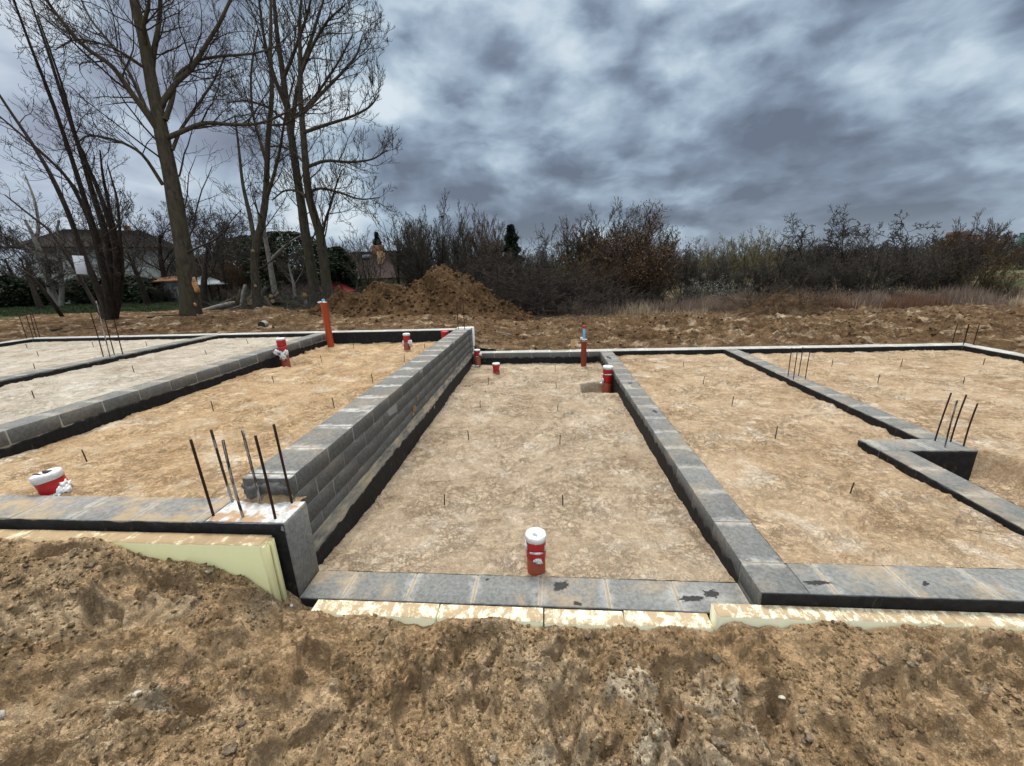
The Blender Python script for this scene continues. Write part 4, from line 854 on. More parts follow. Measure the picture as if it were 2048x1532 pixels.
scatter('soil_clods', 500, (-3.6, 3.2), (.55, 1.70), .003, .020, M_clodG, 'scattered greyish dried clay lumps among the wet soil of the foreground', fz, 6, dens_f, 2)
scatter('soil_clods', 3000, (-13, 13), (8.6, 13.5), .006, .05, M_field, 'clods of dug soil strewn over the rough ground behind the rear wall', site_z, 8, lambda X, Y: sst(-.5, .3, fbm(X*.8, Y*.8, 3, 12))*.9, 1, .7)
def stone(label, x, y, size, seed, mat=M_stone, z=None, name='stone', cat='stone', sub=3, rough=.3):
    zz_ = ground_z(x, y) if z is None else z; o = tag(empty(name, (x, y, zz_)), label, cat)
    mb = MB(); mb.blobm((0, 0, size[2]*.5), size, seed, rough, sub, freq=1.3); o2 = mb.build('lump', mat, None); 
    o2.parent = o; return o
def stone1(label, px, py, z, size, seed, mat=M_stone, cat='stone', name='stone', rough=.3):
    p = onz(px, py, z); x, y = p[0], p[1]; zz_ = ground_z(x, y) if y < 1.85 else z
    mb = MB(); mb.blobm((0, 0, size[2]*.4), size, seed, rough, 3, freq=1.3); o = mb.build(name, mat, None); o.location = (x, y, zz_); return tag(o, label, cat)
stone1('rounded pale grey stone lying in the soil at the bottom left corner', 35, 1512, .14, (.022, .018, .017), 3)
stone1('small white pebble in the soil beside the foot of the column', 581, 1207, .0, (.011, .010, .010), 5, M_white, 'pebble', 'pebble')
stone1('pinkish grey broken lump in the trodden soil below the middle of the foam strip', 300, 1450, .05, (.022, .013, .010), 8)
stone1('round brown stone among small gravel in the right foreground', 1672, 1402, .03, (.017, .014, .012), 9, simple('brown_stone', (.27, .19, .11), .9, .2, 20, .4))
stone1('flat white stone chip in the right foreground soil', 1570, 1385, .03, (.024, .009, .005), 12, simple('chip', (.55, .50, .42), .9, .15, 30, .4), 'stone chip', 'stone_chip')
stone1('pale green plastic scrap below the foam boards on the right', 1912, 1258, .02, (.016, .008, .006), 14, simple('plastic_scrap', (.50, .55, .42), .5, .1, 30), 'scrap', 'plastic_scrap', .8)
stone1('whitish clay slab on edge in the middle of the right foreground', 1437, 1478, .02, (.035, .016, .010), 16, M_clodG, 'clay lump', 'clay_lump')
stone1('grey clay lump sitting on the crest of the middle foreground', 962, 1325, .0, (.030, .024, .020), 17, M_clodG, 'clay lump', 'clay_lump')
# loose tufts / sticks lying on the sand
def stick(label, p, a, L, r, z, mat=M_wood, bend=.02):
    n = 6; s_ = np.linspace(-.5, .5, n); pts = np.stack([s_*L*math.cos(a), s_*L*math.sin(a), bend*np.cos(s_*3)*L+0*s_], -1)+rng.normal(0, .02*L, (n, 3))*[1, 1, .2]
    mb = MB(); mb.tube(pts, np.linspace(r, r*.5, n), 6); o = mb.build('stick', mat, None, True); o.location = (p[0], p[1], z+r); return tag(o, label, 'stick')
stick('short thin twig lying on the middle bay sand left of the pins', onz(875, 965, -.08), .1, .13, .003, -.075)
stick('thin dark stick lying in the sand of the bay right of the middle bay', onz(1956, 1065, .10), -.5, .10, .003, .10)
stick('pale branch lying on the rear ground before the dirt heap', (-1.1, 10.2), 2.4, .7, .018, .22, M_barkP)
stick('dark pole lying on the ground under the left trees', (-13.0, 13.2), .3, 1.6, .03, .58, M_barkD)
# behind the rear wall
def cyl(label, name, cat, p, r, L, M, mat, endm, off=(0, 0, 0)):
    mb = MB(); th = 20; mb.lathe([(r*.96, -L/2), (r, -L/2+.01), (r*.98, 0), (r, L/2-.01), (r*.96, L/2)], M=M, k=th, wob=.06, seed=int(L*100))
    mb.lathe([(0, -L/2), (r*.96, -L/2)], M=M, k=th, mi=1); mb.lathe([(r*.96, L/2), (0, L/2)], M=M, k=th, mi=1)
    o = mb.build(name, None, None, True, mats=[mat, endm]); o.location = p; return tag(o, label, cat)
p = onz(527, 652, .60); cyl('short grey concrete cylinder lying on the soil behind the left rear wall', 'concrete_cylinder', 'concrete piece', (p[0], p[1], .64), .095, .2, np.array(Matrix.Rotation(R_(90), 3, 'X'))@np.array(Matrix.Rotation(.2, 3, 'Y')), M_mortar, M_hole)
mb = MB(); mb.box((0, 0, .09), (.075, .04, .30), .003, 0, .003, rng); o = mb.build('wooden_peg', M_plank, None); p = onz(1145, 697, .13); o.location = (p[0], 8.52, .10); tag(o, 'short brown wooden peg standing just behind the low rear wall', 'peg')
mb = MB(); mb.blobm((0, 0, .03), (.16, .08, .06), 5, .6, 3); o = mb.build('soil_lump', M_barkD, None); p = onz(115, 662, .58); o.location = (p[0], p[1], .57); tag(o, 'dark lump of soil on the ground behind the far left rear wall', 'soil lump')

# ================================================================== DIRT HEAPS
def heap(label, cx, cy, x0, x1, y0, y1, st, hf, mat, name='dirt_heap'):
    xs, ys = np.arange(x0, x1, st), np.arange(y0, y1, st); X, Y = np.meshgrid(xs, ys)
    H = hf(X, Y); Z = outer_z(X, Y)-.1+H
    V = np.stack([X, Y, Z], -1).reshape(-1, 3); nx = len(xs); i = (np.arange(len(ys)-1)[:, None]*nx+np.arange(nx-1)[None]).ravel(); Q = np.stack([i, i+1, i+nx+1, i+nx], -1)
    Q = Q[(H.ravel()[Q].max(1) > .03)]
    o = npmesh(name, V, Q, mat, None, True, off=(cx, cy, 0)); o.location = (cx, cy, 0); return tag(o, label, 'dirt heap')
def cone(X, Y, cx, cy, h, rx, ry, p=1.15): d = np.hypot((X-cx)/rx, (Y-cy)/ry); return h*np.maximum(0, 1-d**p)
def big_h(X, Y):
    wx, wy = X+.25*fbm(X*.9, Y*.9, 3, 1), Y+.25*fbm(X*.9+5, Y*.9, 3, 2)
    h = np.maximum.reduce([cone(wx, wy, -3.35, 14.0, 1.68, 2.6, 2.5, 1.0), cone(wx, wy, -5.7, 14.3, 1.02, 1.9, 1.8, 1.6), cone(wx, wy, -7.3, 14.6, .86, 1.6, 1.7, 1.4), cone(wx, wy, -5.0, 13.3, 1.0, 1.9, 1.9, 1.1), cone(wx, wy, -1.5, 14.2, .60, 1.8, 1.6, 1.1)])
    m_ = np.clip(h*2.2, 0, 1)
    rough = .55+.45*sst(-.2, .3, fbm(X*.7, Y*.7, 3, 9))
    h = h+m_*rough*(.13*fbm(X*1.8, Y*1.8, 4, 5)+.7*clods(X, Y, 2.6, 11, .5)+1.1*clods(X, Y, 5.5, 13, .65)+1.2*clods(X, Y, 11, 15, .7)+.03*fbm(X*14, Y*14, 3, 17)-.07*np.exp(-(fbm(X*2.2, Y*2.2, 4, 55)/.07)**2)-.04*np.exp(-(fbm(X*6, Y*6, 3, 57)/.08)**2))
    h = h-.12*m_*np.abs(fbm(X*1.1+.5*Y, Y*.35, 3, 19))
    return h
heap('big brown heap of dug soil with a pointed top behind the rear wall', -3.4, 14, -10.5, 1.4, 11, 17.4, .034, big_h, M_mound)
def small_h(X, Y):
    h = np.maximum(cone(X, Y, 7.65, 13.7, .74, 1.5, 1.2, 1.3), cone(X, Y, 9.0, 14.3, .35, 1.2, 1.0, 1.3)); m_ = np.clip(h*3, 0, 1)
    return h+m_*(.10*fbm(X*2.2, Y*2.2, 4, 25)+.8*clods(X, Y, 5, 27, .6)+.8*clods(X, Y, 10, 28, .6))
scatter('soil_clods', 1500, (-9, .6), (11.6, 14.6), .012, .075, M_mound, 'clods of dark soil lying on the near slopes of the big heap', lambda X, Y: outer_z(X, Y)-.1+big_h(X, Y), 77, lambda X, Y: (big_h(X, Y) > .05)*.8, 1, .8)
M_mdark = soil_mat('dark_mound_soil', (.028, .018, .010), (.065, .041, .023), (.115, .075, .043), (.18, .14, .10), .3, 1, .6, 1)
heap('low dark heap of soil mixed with brushwood in the rough ground on the right', 7.8, 14, 5.4, 10.6, 12.4, 15.6, .05, small_h, M_mdark)

# ================================================================== TREES
class Grow:
    """bare branches: levels of wandering polylines, batched into one mesh"""
    def __init__(s, seed): s.r = random.Random(seed); s.lines = []; s.tips = []
    def branch(s, p, d, L, r, lvl, P):
        R = s.r; ns = P['seg'][lvl]; st = L/ns; pts = [p]; rad = [r]; x, y, z = p; dx, dy, dz = d; w_ = P['wig'][lvl]; up = P['up'][lvl]; nodes = []
        for i in range(ns):
            dx += R.gauss(0, w_); dy += R.gauss(0, w_); dz += R.gauss(0, w_)+up
            n = math.sqrt(dx*dx+dy*dy+dz*dz); dx /= n; dy /= n; dz /= n
            x += dx*st; y += dy*st; z += dz*st; pts.append((x, y, z)); rad.append(max(P['rmin'], r*(1-(i+1)/ns*P['tap'])))
            nodes.append((x, y, z, dx, dy, dz, rad[-1], (i+1)/ns))
        s.lines.append((pts, rad, lvl))
        if lvl < P['max']: s.kids(nodes, L, lvl, P)
        elif P.get('bud'): rad[-1] = P['bud']; rad[-2] = P['rmin']*.9; pts[-1] = tuple(a_*.6+b_*.4 for a_, b_ in zip(pts[-1], pts[-2]))
    def kids(s, nodes, L, lvl, P, Pc=None):
        R = s.r; Pc = Pc or P; k = P['n'][lvl]; k = int(k)+(R.random() < k-int(k))
        lo = P['lo'][lvl]
        for j in range(k):
            t = lo+(1-lo)*(j+R.random())/k; t = min(t, .999); i = min(int(t*len(nodes)), len(nodes)-1); x, y, z, dx, dy, dz, rr, tt = nodes[i]
            a = P['ang'][lvl]*R.uniform(.7, 1.3); ph = R.uniform(0, 6.283)
            if abs(dz) < .9: ux, uy, uz = -dy, dx, 0.
            else: ux, uy, uz = 1., 0., 0.
            n = math.sqrt(ux*ux+uy*uy+uz*uz); ux /= n; uy /= n; uz /= n
            vx, vy, vz = dy*uz-dz*uy, dz*ux-dx*uz, dx*uy-dy*ux
            c, q = math.cos(a), math.sin(a); cp, sp = math.cos(ph)*q, math.sin(ph)*q
            nd = (dx*c+ux*cp+vx*sp, dy*c+uy*cp+vy*sp, dz*c+uz*cp+vz*sp+P.get('lift', .0))
            Lc = L*P['len'][lvl]*R.uniform(.65, 1.2)*(1-.45*t); s.branch((x, y, z), nd, Lc, min(rr*.75, max(P['rmin'], min(rr*P['rr'][lvl], Lc*P.get('slim', .0125)))), lvl+1, Pc)
    def path(s, pts, rad, lvl, P, L=None, sub=4, wig=0.):
        """limb along given 3D points, carrying children of the given level"""
        Pn = np.array(pts, float); n = len(Pn); t = np.linspace(0, n-1, (n-1)*sub+1); Q = np.stack([np.interp(t, range(n), Pn[:, k]) for k in range(3)], -1)
        for _ in range(2): Q[1:-1] = (Q[:-2]+2*Q[1:-1]+Q[2:])/4
        rr = np.interp(t, range(n), rad); nodes = []; tot = np.linalg.norm(np.diff(Q, axis=0), axis=1).sum()
        for i in range(1, len(Q)):
            d = Q[i]-Q[i-1]; d /= np.linalg.norm(d)+1e-9; nodes.append((*Q[i], *d, rr[i], i/(len(Q)-1)))
        s.lines.append(([tuple(q) for q in Q], list(rr), lvl))
        Pk = dict(P); Pk['n'] = [P.get('npath', 12)]*len(P['n']); s.kids(nodes, L or tot, lvl, Pk, P); return nodes
    def mesh(s, name, mat, parent, lv=None, sides=None, off=None, wob=0.):
        groups = {}
        for pts, rad, lvl in s.lines:
            if lv is not None and lvl not in lv: continue
            k = (sides or {}).get(lvl, 3); groups.setdefault((len(pts), k), []).append((pts, rad))
        if not groups: return None
        Vs, Qs = [], []; base = 0
        for (n, k), L in groups.items():
            P = np.array([l[0] for l in L]); Rr = np.array([l[1] for l in L]); T = np.gradient(P, axis=1); T /= np.linalg.norm(T, axis=2)[..., None]+1e-9
            mean = T.mean(1); ref = np.where(np.abs(mean[:, 2:3]) < .8, np.array([[0, 0, 1.]]), np.array([[1., 0, 0]]))[:, None, :]
            A = np.cross(T, np.broadcast_to(ref, T.shape)); A /= np.linalg.norm(A, axis=2)[..., None]+1e-9; B = np.cross(T, A)
            th = np.arange(k)*2*np.pi/k
            if wob and k > 6: Rr = Rr[..., None]*(1+wob*pn(np.cos(th)*1.7+P[..., 2:3]*1.1, np.sin(th)*1.7+P[..., 2:3]*.7, 3)+.5*wob*pn(th*3+0*P[..., :1], P[..., 2:3]*5+0*th, 5))
            else: Rr = Rr[..., None]*np.ones(k)
            V = P[:, :, None]+Rr[..., None]*(A[:, :, None]*np.cos(th)[:, None]+B[:, :, None]*np.sin(th)[:, None])
            b = np.arange(len(L))[:, None, None]*(n*k); i = np.arange(n-1)[None, :, None]*k; j = np.arange(k)[None, None]; j2 = (j+1) % k
            Q = np.stack([b+i+j, b+i+j2, b+i+k+j2, b+i+k+j], -1).reshape(-1, 4)+base
            Vs.append(V.reshape(-1, 3)); Qs.append(Q); base += V.size//3
        return npmesh(name, np.concatenate(Vs), np.concatenate(Qs), mat, parent, True, off=off)
BIG = dict(max=4, seg=[10, 8, 7, 6, 6], wig=[.05, .10, .14, .17, .18], up=[.02, .035, .06, .08, .17], tap=.72, rmin=.0056, n=[9, 12, 6.5, 4.6, 0], npath=15, lo=[.2, .15, .15, .2, 0], ang=[.85, .8, .8, .85, .8], len=[.5, .52, .5, .5, .4], rr=[.42, .5, .5, .55, .6])
def V3(pts, Y, dY=0):
    n = len(pts); return [tuple(at(x, y, Y+dY*i/max(1, n-1))) for i, (x, y) in enumerate(pts)]
def trunk_tree(name, label, cat, limbs, Y, P, bark, twig, seed, zbase, group=None, extra=None, kidlvl=1, lift=0):
    """limbs: list of (level, pixel path, radii in px, child level, dY, L) traced at depth Y"""
    G = Grow(seed); b = at(*limbs[0][1][0], Y); root = tag(empty(name, (b[0], b[1], zbase)), label, cat, group); off = (b[0], b[1], zbase)
    for lv, pts, rp, kl, dY, L in limbs:
        P3 = V3(pts, Y, dY); rad = [max(r*mpp(p), .006) for r, p in zip(np.interp(np.linspace(0, 1, len(pts)), np.linspace(0, 1, len(rp)), rp), P3)]
        if lv == 0: P3[0] = (P3[0][0], P3[0][1], zbase-.15); rad[0] *= 1.12
        n0 = len(G.lines); G.path(P3, rad, kl, P, L); l = G.lines[n0]; G.lines[n0] = (l[0], l[1], lv)
    if extra: extra(G)
    G.mesh('trunk', bark, root, [0], {0: 16}, off, .10)
    G.mesh('limbs', bark, root, [1], {1: 8}, off, .05)
    G.mesh('crown', twig, root, [2, 3, 4, 5], {2: 5, 3: 4}, off)
    return root, G
# A: big grey trunk with torn spot, left of centre
tA, GA = trunk_tree('bare_tree', 'tallest bare tree with thick leaning grey trunk, torn orange wound low on its bark', 'tree', [
    (0, [(384, 640), (378, 590), (372, 530), (360, 460), (348, 385), (333, 310), (318, 240), (303, 165), (290, 90), (270, 10), (258, -60), (250, -130)], [17, 16, 15.3, 14.2, 13.3, 12.4, 11.5, 10.5, 9.6, 8, 6, 4.5], 1, 0, 7.5),
    (1, [(318, 215), (335, 190), (352, 165), (385, 138), (412, 90), (440, 45), (470, -20), (490, -80)], [5.5, 5, 4.6, 4, 3.4, 2.6, 1.8], 1, 1.6, 5),
    (1, [(326, 275), (300, 235), (262, 185), (225, 130), (168, 95), (105, 20), (70, -40)], [6.5, 6, 5, 4.4, 3.8, 3, 2], 1, -1.4, 5.5),
    (1, [(302, 160), (306, 110), (318, 50), (322, -20), (330, -90)], [6, 5, 4, 3, 2], 1, .8, 4),
    (1, [(292, 100), (285, 50), (300, 10), (290, -60)], [5, 4, 3, 2], 1, -.9, 4),
    (1, [(336, 275), (375, 258), (410, 244), (470, 250), (520, 248), (575, 225), (622, 190)], [5, 4.4, 3.8, 3.2, 2.6, 2, 1.4], 1, .8, 5),
    (1, [(330, 240), (345, 200), (352, 150), (395, 120), (440, 112), (510, 108), (560, 90)], [5, 4, 3.6, 3, 2.6, 2, 1.4], 1, 2, 4.5),
    (1, [(326, 370), (285, 305), (235, 280), (175, 268), (150, 290)], [3.4, 2.8, 2.3, 1.7, 1.1], 1, -1, 3.6),
    (1, [(318, 248), (290, 215), (262, 150), (225, 90), (180, 40), (150, -30)], [4, 3.6, 3, 2.5, 2, 1.2], 1, 1.2, 4.5),
    (1, [(300, 145), (262, 115), (215, 90), (150, 75), (110, 100)], [3, 2.4, 2, 1.6, 1], 1, -1.5, 3.2),
    (1, [(345, 300), (360, 260), (395, 210), (430, 160), (455, 100)], [3.2, 2.8, 2.3, 1.8, 1.2], 1, 1.5, 4)], 14.8, BIG, M_barkA, M_twig, 5, .42, 'tall bare trees on the left')
# torn wounds on trunk A
def wound(root, off, px, py, Y, s_, seed, mat=M_cut, depth=.02):
    p = at(px, py, Y); mb = MB(); mb.blobm(p-np.array(off), s_, seed, .5, 3, freq=1.5); return mb.build('torn_bark', mat, root, True)
oA = tuple(tA.location)
wound(tA, oA, 392, 572, 14.62, (.11, .06, .26), 3); wound(tA, oA, 388, 560, 14.60, (.07, .04, .10), 4, M_cutd); wound(tA, oA, 392, 633, 14.60, (.10, .05, .08), 5); wound(tA, oA, 390, 609, 14.60, (.05, .03, .07), 6); wound(tA, oA, 345, 388, 14.64, (.04, .03, .12), 7, M_cutd)
# C: middle slim tree
TC = dict(BIG, n=[8, 7, 6, 4, 0], npath=11)
tC, GC = trunk_tree('bare_tree', 'slim bare tree with bent trunk and sawn stubs standing before the log pile', 'tree', [
    (0, [(516, 632), (512, 580), (508, 530), (512, 490), (523, 450), (531, 405), (534, 340), (536, 270), (545, 190), (540, 110), (542, 30), (540, -60)], [8.5, 7.5, 7, 7, 6.5, 6, 5, 4.6, 4, 3.3, 2.6, 1.6], 1, 0, 5),
    (1, [(510, 490), (500, 430), (485, 370), (478, 300), (470, 230)], [4.5, 4, 3, 2.2, 1.4], 1, 1, 3.5),
    (1, [(532, 400), (548, 350), (560, 300), (572, 220), (590, 150)], [3.5, 3, 2.4, 2, 1.4], 1, -1, 3.5),
    (1, [(534, 330), (520, 280), (505, 230), (500, 150), (515, 60)], [3.2, 2.8, 2.3, 2, 1.2], 1, .8, 4),
    (1, [(540, 250), (570, 250), (600, 230), (660, 190)], [2.4, 2, 1.6, 1], 1, -.6, 3.4)], 16.9, TC, M_barkA, M_twig, 15, .40, 'tall bare trees on the left')
for (x, y) in ((506, 502), (511, 572)): wound(tC, tuple(tC.location), x, y, 16.72, (.05, .05, .05), x, M_cutd)
# B: twin ash trees
TB = dict(BIG, n=[10, 10, 7, 5, 0], npath=15, lift=.06, rmin=.0075, bud=.013, up=[.02, .035, .06, .10, .26])
tB1, G1 = trunk_tree('bare_tree', 'tall bare tree with straight trunk, left one of the pair beside the orange pipe', 'tree', [
    (0, [(634, 606), (626, 560), (618, 510), (610, 460), (603, 410), (594, 350), (585, 290), (575, 220), (566, 150), (555, 80), (548, 0), (545, -60)], [10, 9.5, 9, 8.6, 8, 7.3, 6.8, 6, 5.2, 4.2, 3.2, 2], 1, 0, 6.5),
    (1, [(583, 270), (590, 200), (606, 130), (628, 60), (650, -10)], [4.5, 4, 3.4, 2.8, 1.8], 1, 1.5, 6),
    (1, [(575, 220), (550, 160), (530, 90), (520, 20), (515, -40)], [4.5, 4, 3, 2.2, 1.4], 1, -1.5, 6),
    (1, [(568, 240), (605, 225), (640, 180), (680, 120), (705, 70)], [3.6, 3, 2.5, 2, 1.2], 1, 1, 6),
    (1, [(566, 160), (590, 100), (615, 30), (630, -40)], [3.5, 3, 2.4, 1.6], 1, -1, 5),
    (1, [(580, 250), (540, 215), (495, 200), (455, 205)], [3, 2.4, 1.9, 1.2], 1, 1, 5)], 21.5, TB, M_barkA, M_twig, 25, .35, 'tall bare trees on the left')
tB2, G2 = trunk_tree('bare_tree', 'tall bare tree with curved trunk, right one of the pair, wide crown of upturned twigs', 'tree', [
    (0, [(657, 604), (652, 560), (646, 510), (640, 465), (628, 430), (618, 395), (611, 330), (606, 260), (600, 190), (601, 120), (598, 50), (604, -20)], [9.5, 9, 8.8, 8.3, 7.8, 7.3, 6.4, 5.6, 4.8, 4, 3, 1.8], 1, 0, 6.5),
    (1, [(645, 468), (652, 435), (662, 410), (672, 370), (684, 340)], [2.6, 2.3, 2, 1.5, 1], 1, -1.2, 4),
    (1, [(617, 385), (640, 375), (680, 385), (720, 400), (758, 395)], [3, 2.5, 2, 1.5, .9], 1, 0, 4.0),
    (1, [(612, 335), (650, 320), (700, 325), (745, 320), (775, 300)], [3.6, 3, 2.4, 1.7, 1], 1, .8, 4.2),
    (1, [(607, 265), (650, 250), (700, 235), (740, 215), (758, 190)], [3.8, 3.2, 2.5, 1.8, 1], 1, -.8, 4.2),
    (1, [(603, 230), (640, 190), (680, 150), (715, 110), (725, 70)], [3.8, 3.2, 2.6, 1.9, 1], 1, 1.2, 5.5),
    (1, [(601, 150), (625, 90), (655, 40), (690, 10)], [3.4, 2.8, 2.2, 1.4], 1, -1, 5),
    (1, [(612, 330), (585, 300), (552, 290), (520, 300)], [2.8, 2.2, 1.7, 1], 1, 1.2, 4.5),
    (1, [(618, 400), (595, 380), (568, 380), (545, 400)], [2.6, 2.2, 1.7, 1], 1, 1, 4)], 21.0, TB, M_barkA, M_twig, 35, .35, 'tall bare trees on the left')
# pale slim tree behind C
trunk_tree('bare_tree', 'slim pale grey tree just behind the log pile, crooked trunk', 'tree', [
    (0, [(553, 600), (545, 560), (540, 525), (533, 490), (527, 455), (530, 420), (536, 380)], [5.5, 5, 4.6, 4, 3.4, 2.6, 1.8], 1, 0, 3),
    (1, [(541, 520), (560, 500), (585, 480), (605, 470)], [2.4, 2, 1.5, 1], 1, 1, 2.6), (1, [(532, 480), (520, 455), (515, 420), (505, 380)], [2.4, 2, 1.5, 1], 1, -1, 2.6)], 22.5, dict(BIG, n=[4, 5, 4, 3, 0], npath=7), M_barkP, M_twigG, 45, .35)
# D: leaning multi-stem shrub tree
PD = dict(BIG, n=[8, 7, 6, 4, 0], npath=12, ang=[.7, .75, .8, .9, .8], up=[.02, .05, .06, .08, .1], wig=[.05, .12, .17, .2, .24])
stems = [([(215, 640), (195, 575), (165, 505), (135, 420), (100, 345), (60, 280), (15, 215), (-40, 130)], [8, 7.5, 6.5, 5.5, 4.8, 4, 3, 2]), ([(222, 642), (212, 560), (195, 480), (170, 400), (135, 290), (100, 190), (60, 90), (20, -20)], [8, 7.5, 6.5, 5.6, 4.8, 4, 3.2, 2]),
         ([(226, 640), (225, 550), (213, 470), (185, 385), (160, 300), (120, 180), (95, 100), (60, 0)], [8, 8, 7, 6, 4.8, 4, 3, 2]), ([(228, 642), (236, 560), (230, 480), (205, 400), (175, 330), (150, 270), (125, 170), (75, 30)], [7, 7, 6, 5, 4.2, 3.4, 2.6, 1.6]),
         ([(232, 640), (243, 570), (238, 500), (222, 430), (205, 350), (200, 300)], [6, 6, 5, 4, 3, 1.6]), ([(210, 640), (180, 590), (140, 520), (100, 460), (60, 430), (10, 390)], [5, 4.5, 3.8, 3.2, 2.4, 1.5]),
         ([(224, 640), (205, 540), (180, 440), (140, 360), (90, 310), (20, 250), (-40, 200)], [6, 5.5, 5, 4, 3.2, 2.4, 1.4]), ([(236, 640), (240, 600), (246, 540), (240, 470), (236, 400), (215, 330)], [5, 5, 4.4, 3.6, 2.8, 1.6])]
G = Grow(55); b = at(225, 650, 13.3); tD = tag(empty('bare_tree', (b[0], b[1], .45)), 'dark many stemmed tree leaning left over the far left wall, white board hung on it', 'tree', 'tall bare trees on the left'); offD = (b[0], b[1], .45)
for k, (pts, rp) in enumerate(stems):
    P3 = V3(pts, 13.3+.12*k, (-1.6+.5*k) if k % 2 else (1.4-.3*k)); rad = [.74*r*mpp(p) for r, p in zip(rp, P3)]; P3[0] = (P3[0][0]*.6+b[0]*.4, P3[0][1]*.5+b[1]*.5, .3)
    n0 = len(G.lines); G.path(P3, rad, 1, PD, 3.4); l = G.lines[n0]; G.lines[n0] = (l[0], l[1], 0)
G.mesh('trunk', M_barkD, tD, [0], {0: 12}, offD, .12); G.mesh('crown', M_twig, tD, [2, 3, 4, 5], {2: 5, 3: 4}, offD)
p = at(160, 530, 12.9); mb = MB(); mb.box((0, 0, 0), (.30, .03, .60), .005, 0); o = mb.build('white_board', simple('white_board', (.62, .64, .68), .6, .05), None); o.location = p; o.rotation_euler = (0, R_(4), R_(20)); tag(o, 'white rectangular board fixed to the leaning tree on the left', 'board')
# F: pruned pale tree + leaning dead stem
trunk_tree('bare_tree', 'pale smooth double trunk of a pruned garden tree behind the leaning dark tree', 'tree', [
    (0, [(118, 614), (105, 590), (97, 560), (90, 530), (80, 505), (66, 470), (50, 440)], [6, 6, 5.5, 5, 4.2, 3.2, 2.2], 1, 0, 3), (1, [(122, 614), (124, 580), (122, 550), (120, 510), (112, 470), (118, 440)], [4.5, 4, 3.5, 3, 2.4, 1.6], 1, 1, 3),
    (1, [(84, 515), (60, 500), (30, 480), (0, 470)], [3, 2.6, 2, 1.2], 1, -1, 3), (1, [(72, 485), (78, 450), (70, 400), (50, 350)], [3, 2.6, 2, 1.2], 1, 1, 3), (1, [(100, 560), (135, 545), (180, 550)], [2, 1.6, 1], 3, 1, 2.2)], 24, dict(BIG, n=[5, 6, 5, 4, 0], npath=8), M_barkP, M_twigG, 65, .25)
mb = MB(); P3 = V3([(125, 634), (95, 590), (65, 555), (38, 535)], 15.5, -.5); mb.tube(P3, [.07, .06, .05, .035], 8); o = mb.build('dead_stem', M_barkD, None, True); tag(o, 'bare dead stem slanting out of the ground at the far left', 'tree stem')
# E: garden trees behind A
def orchard(label, px, Y, h, seed, zb, twig=M_twig, bark=M_barkD, spread=1., n=5, group='garden trees behind the tall trees'):
    b = at(px, 600, Y); G = Grow(seed); root = tag(empty('garden_tree', (b[0], b[1], zb)), label, 'tree', group)
    P = dict(BIG, n=[n+2, 9, 7.5, 5, 0], ang=[.9, .8, .8, .85, .8], lo=[.35, .2, .15, .2, 0], len=[.85*spread, .6, .52, .5, .4], rmin=.009, up=[.02, .05, .06, .07, .08], wig=[.06, .14, .17, .2, .22], rr=[.6, .55, .5, .5, .5])
    G.branch((0, 0, -.1), (0.05*math.sin(seed), .05, 1), h*.52, h*.026, 0, P)
    G.mesh('trunk', bark, root, [0, 1], {0: 10, 1: 6}, None, .08); G.mesh('crown', twig, root, [2, 3, 4], {2: 4}); return root
orchard('spreading bare garden tree with forked dark trunk right behind the tallest trunk', 405, 20.5, 7.6, 71, .3, spread=1.15, n=7)
orchard('bare bushy fruit tree in front of the white house, left of the tallest trunk', 290, 24, 7.0, 72, .1, spread=1.2, n=7)
orchard('bare bushy fruit tree standing left of the dark house gable', 40, 26, 7.2, 73, .0, spread=1.1, n=7)
orchard('bare bushy fruit tree between the slim tree and the tallest trunk', 455, 25, 6.6, 74, .0, spread=1.1, n=7)
orchard('bare fruit tree at the corner of the white house roof', 210, 30, 8, 75, -.2, spread=1.1, n=6)
orchard('broad bare tree filling the gap between leaning tree and tallest trunk', 335, 27, 9.5, 79, .0, spread=1.2, n=7)
orchard('broad bare tree left of the white house with low crown', 75, 22, 6.5, 80, .2, spread=1.2, n=7)
orchard('bare tree behind the paired trunks', 540, 30, 9, 81, -.2, spread=1.1, n=7)
orchard('thin bare tree behind the log pile and the small garden shed', 590, 26, 5.5, 76, -.1, M_twigG, M_barkP, .9, 5)
orchard('thin bare tree left of the red garden canopy', 665, 34, 7, 77, -.8, M_twigG, M_barkD, .9, 5)
orchard('bare tree far left behind the grey sheet roof', 110, 34, 8, 78, -.4, M_twigG, M_barkD, 1., 6)

# ------------------------------------------------------------------ shrub thicket: a few kinds, then copies
def shrub_mesh(seed, h, w_, stems, twig, rmin=.010, n=(7, 5, 4), up=.05, ang=.5, leaf=None, nleaf=0, lsz=.05, wigk=1., lean=0.):
    G = Grow(seed); R = random.Random(seed)
    P = dict(max=3, seg=[9, 6, 5, 4], wig=[.06*wigk, .10*wigk, .14*wigk, .18*wigk], up=[.03, up, up, up], tap=.7, rmin=rmin, n=[n[0], n[1], n[2], 0], lo=[.15, .15, .15, 0], ang=[ang, ang*1.1, ang*1.2, .7], len=[.45, .5, .5, .4], rr=[.5, .55, .6, .6])
    for i in range(stems):
        a = R.uniform(0, 6.283); q = math.sqrt(R.random()); dx, dy = math.cos(a)*q*w_*.5, math.sin(a)*q*w_*.5
        tl = q*w_/h*.95; G.branch((dx*.35, dy*.35, -.1), (math.cos(a)*tl+lean, math.sin(a)*tl, 1), h*R.uniform(.72, 1.)*(1-.30*q*q), h*.005+.009, 0, P)
    return G
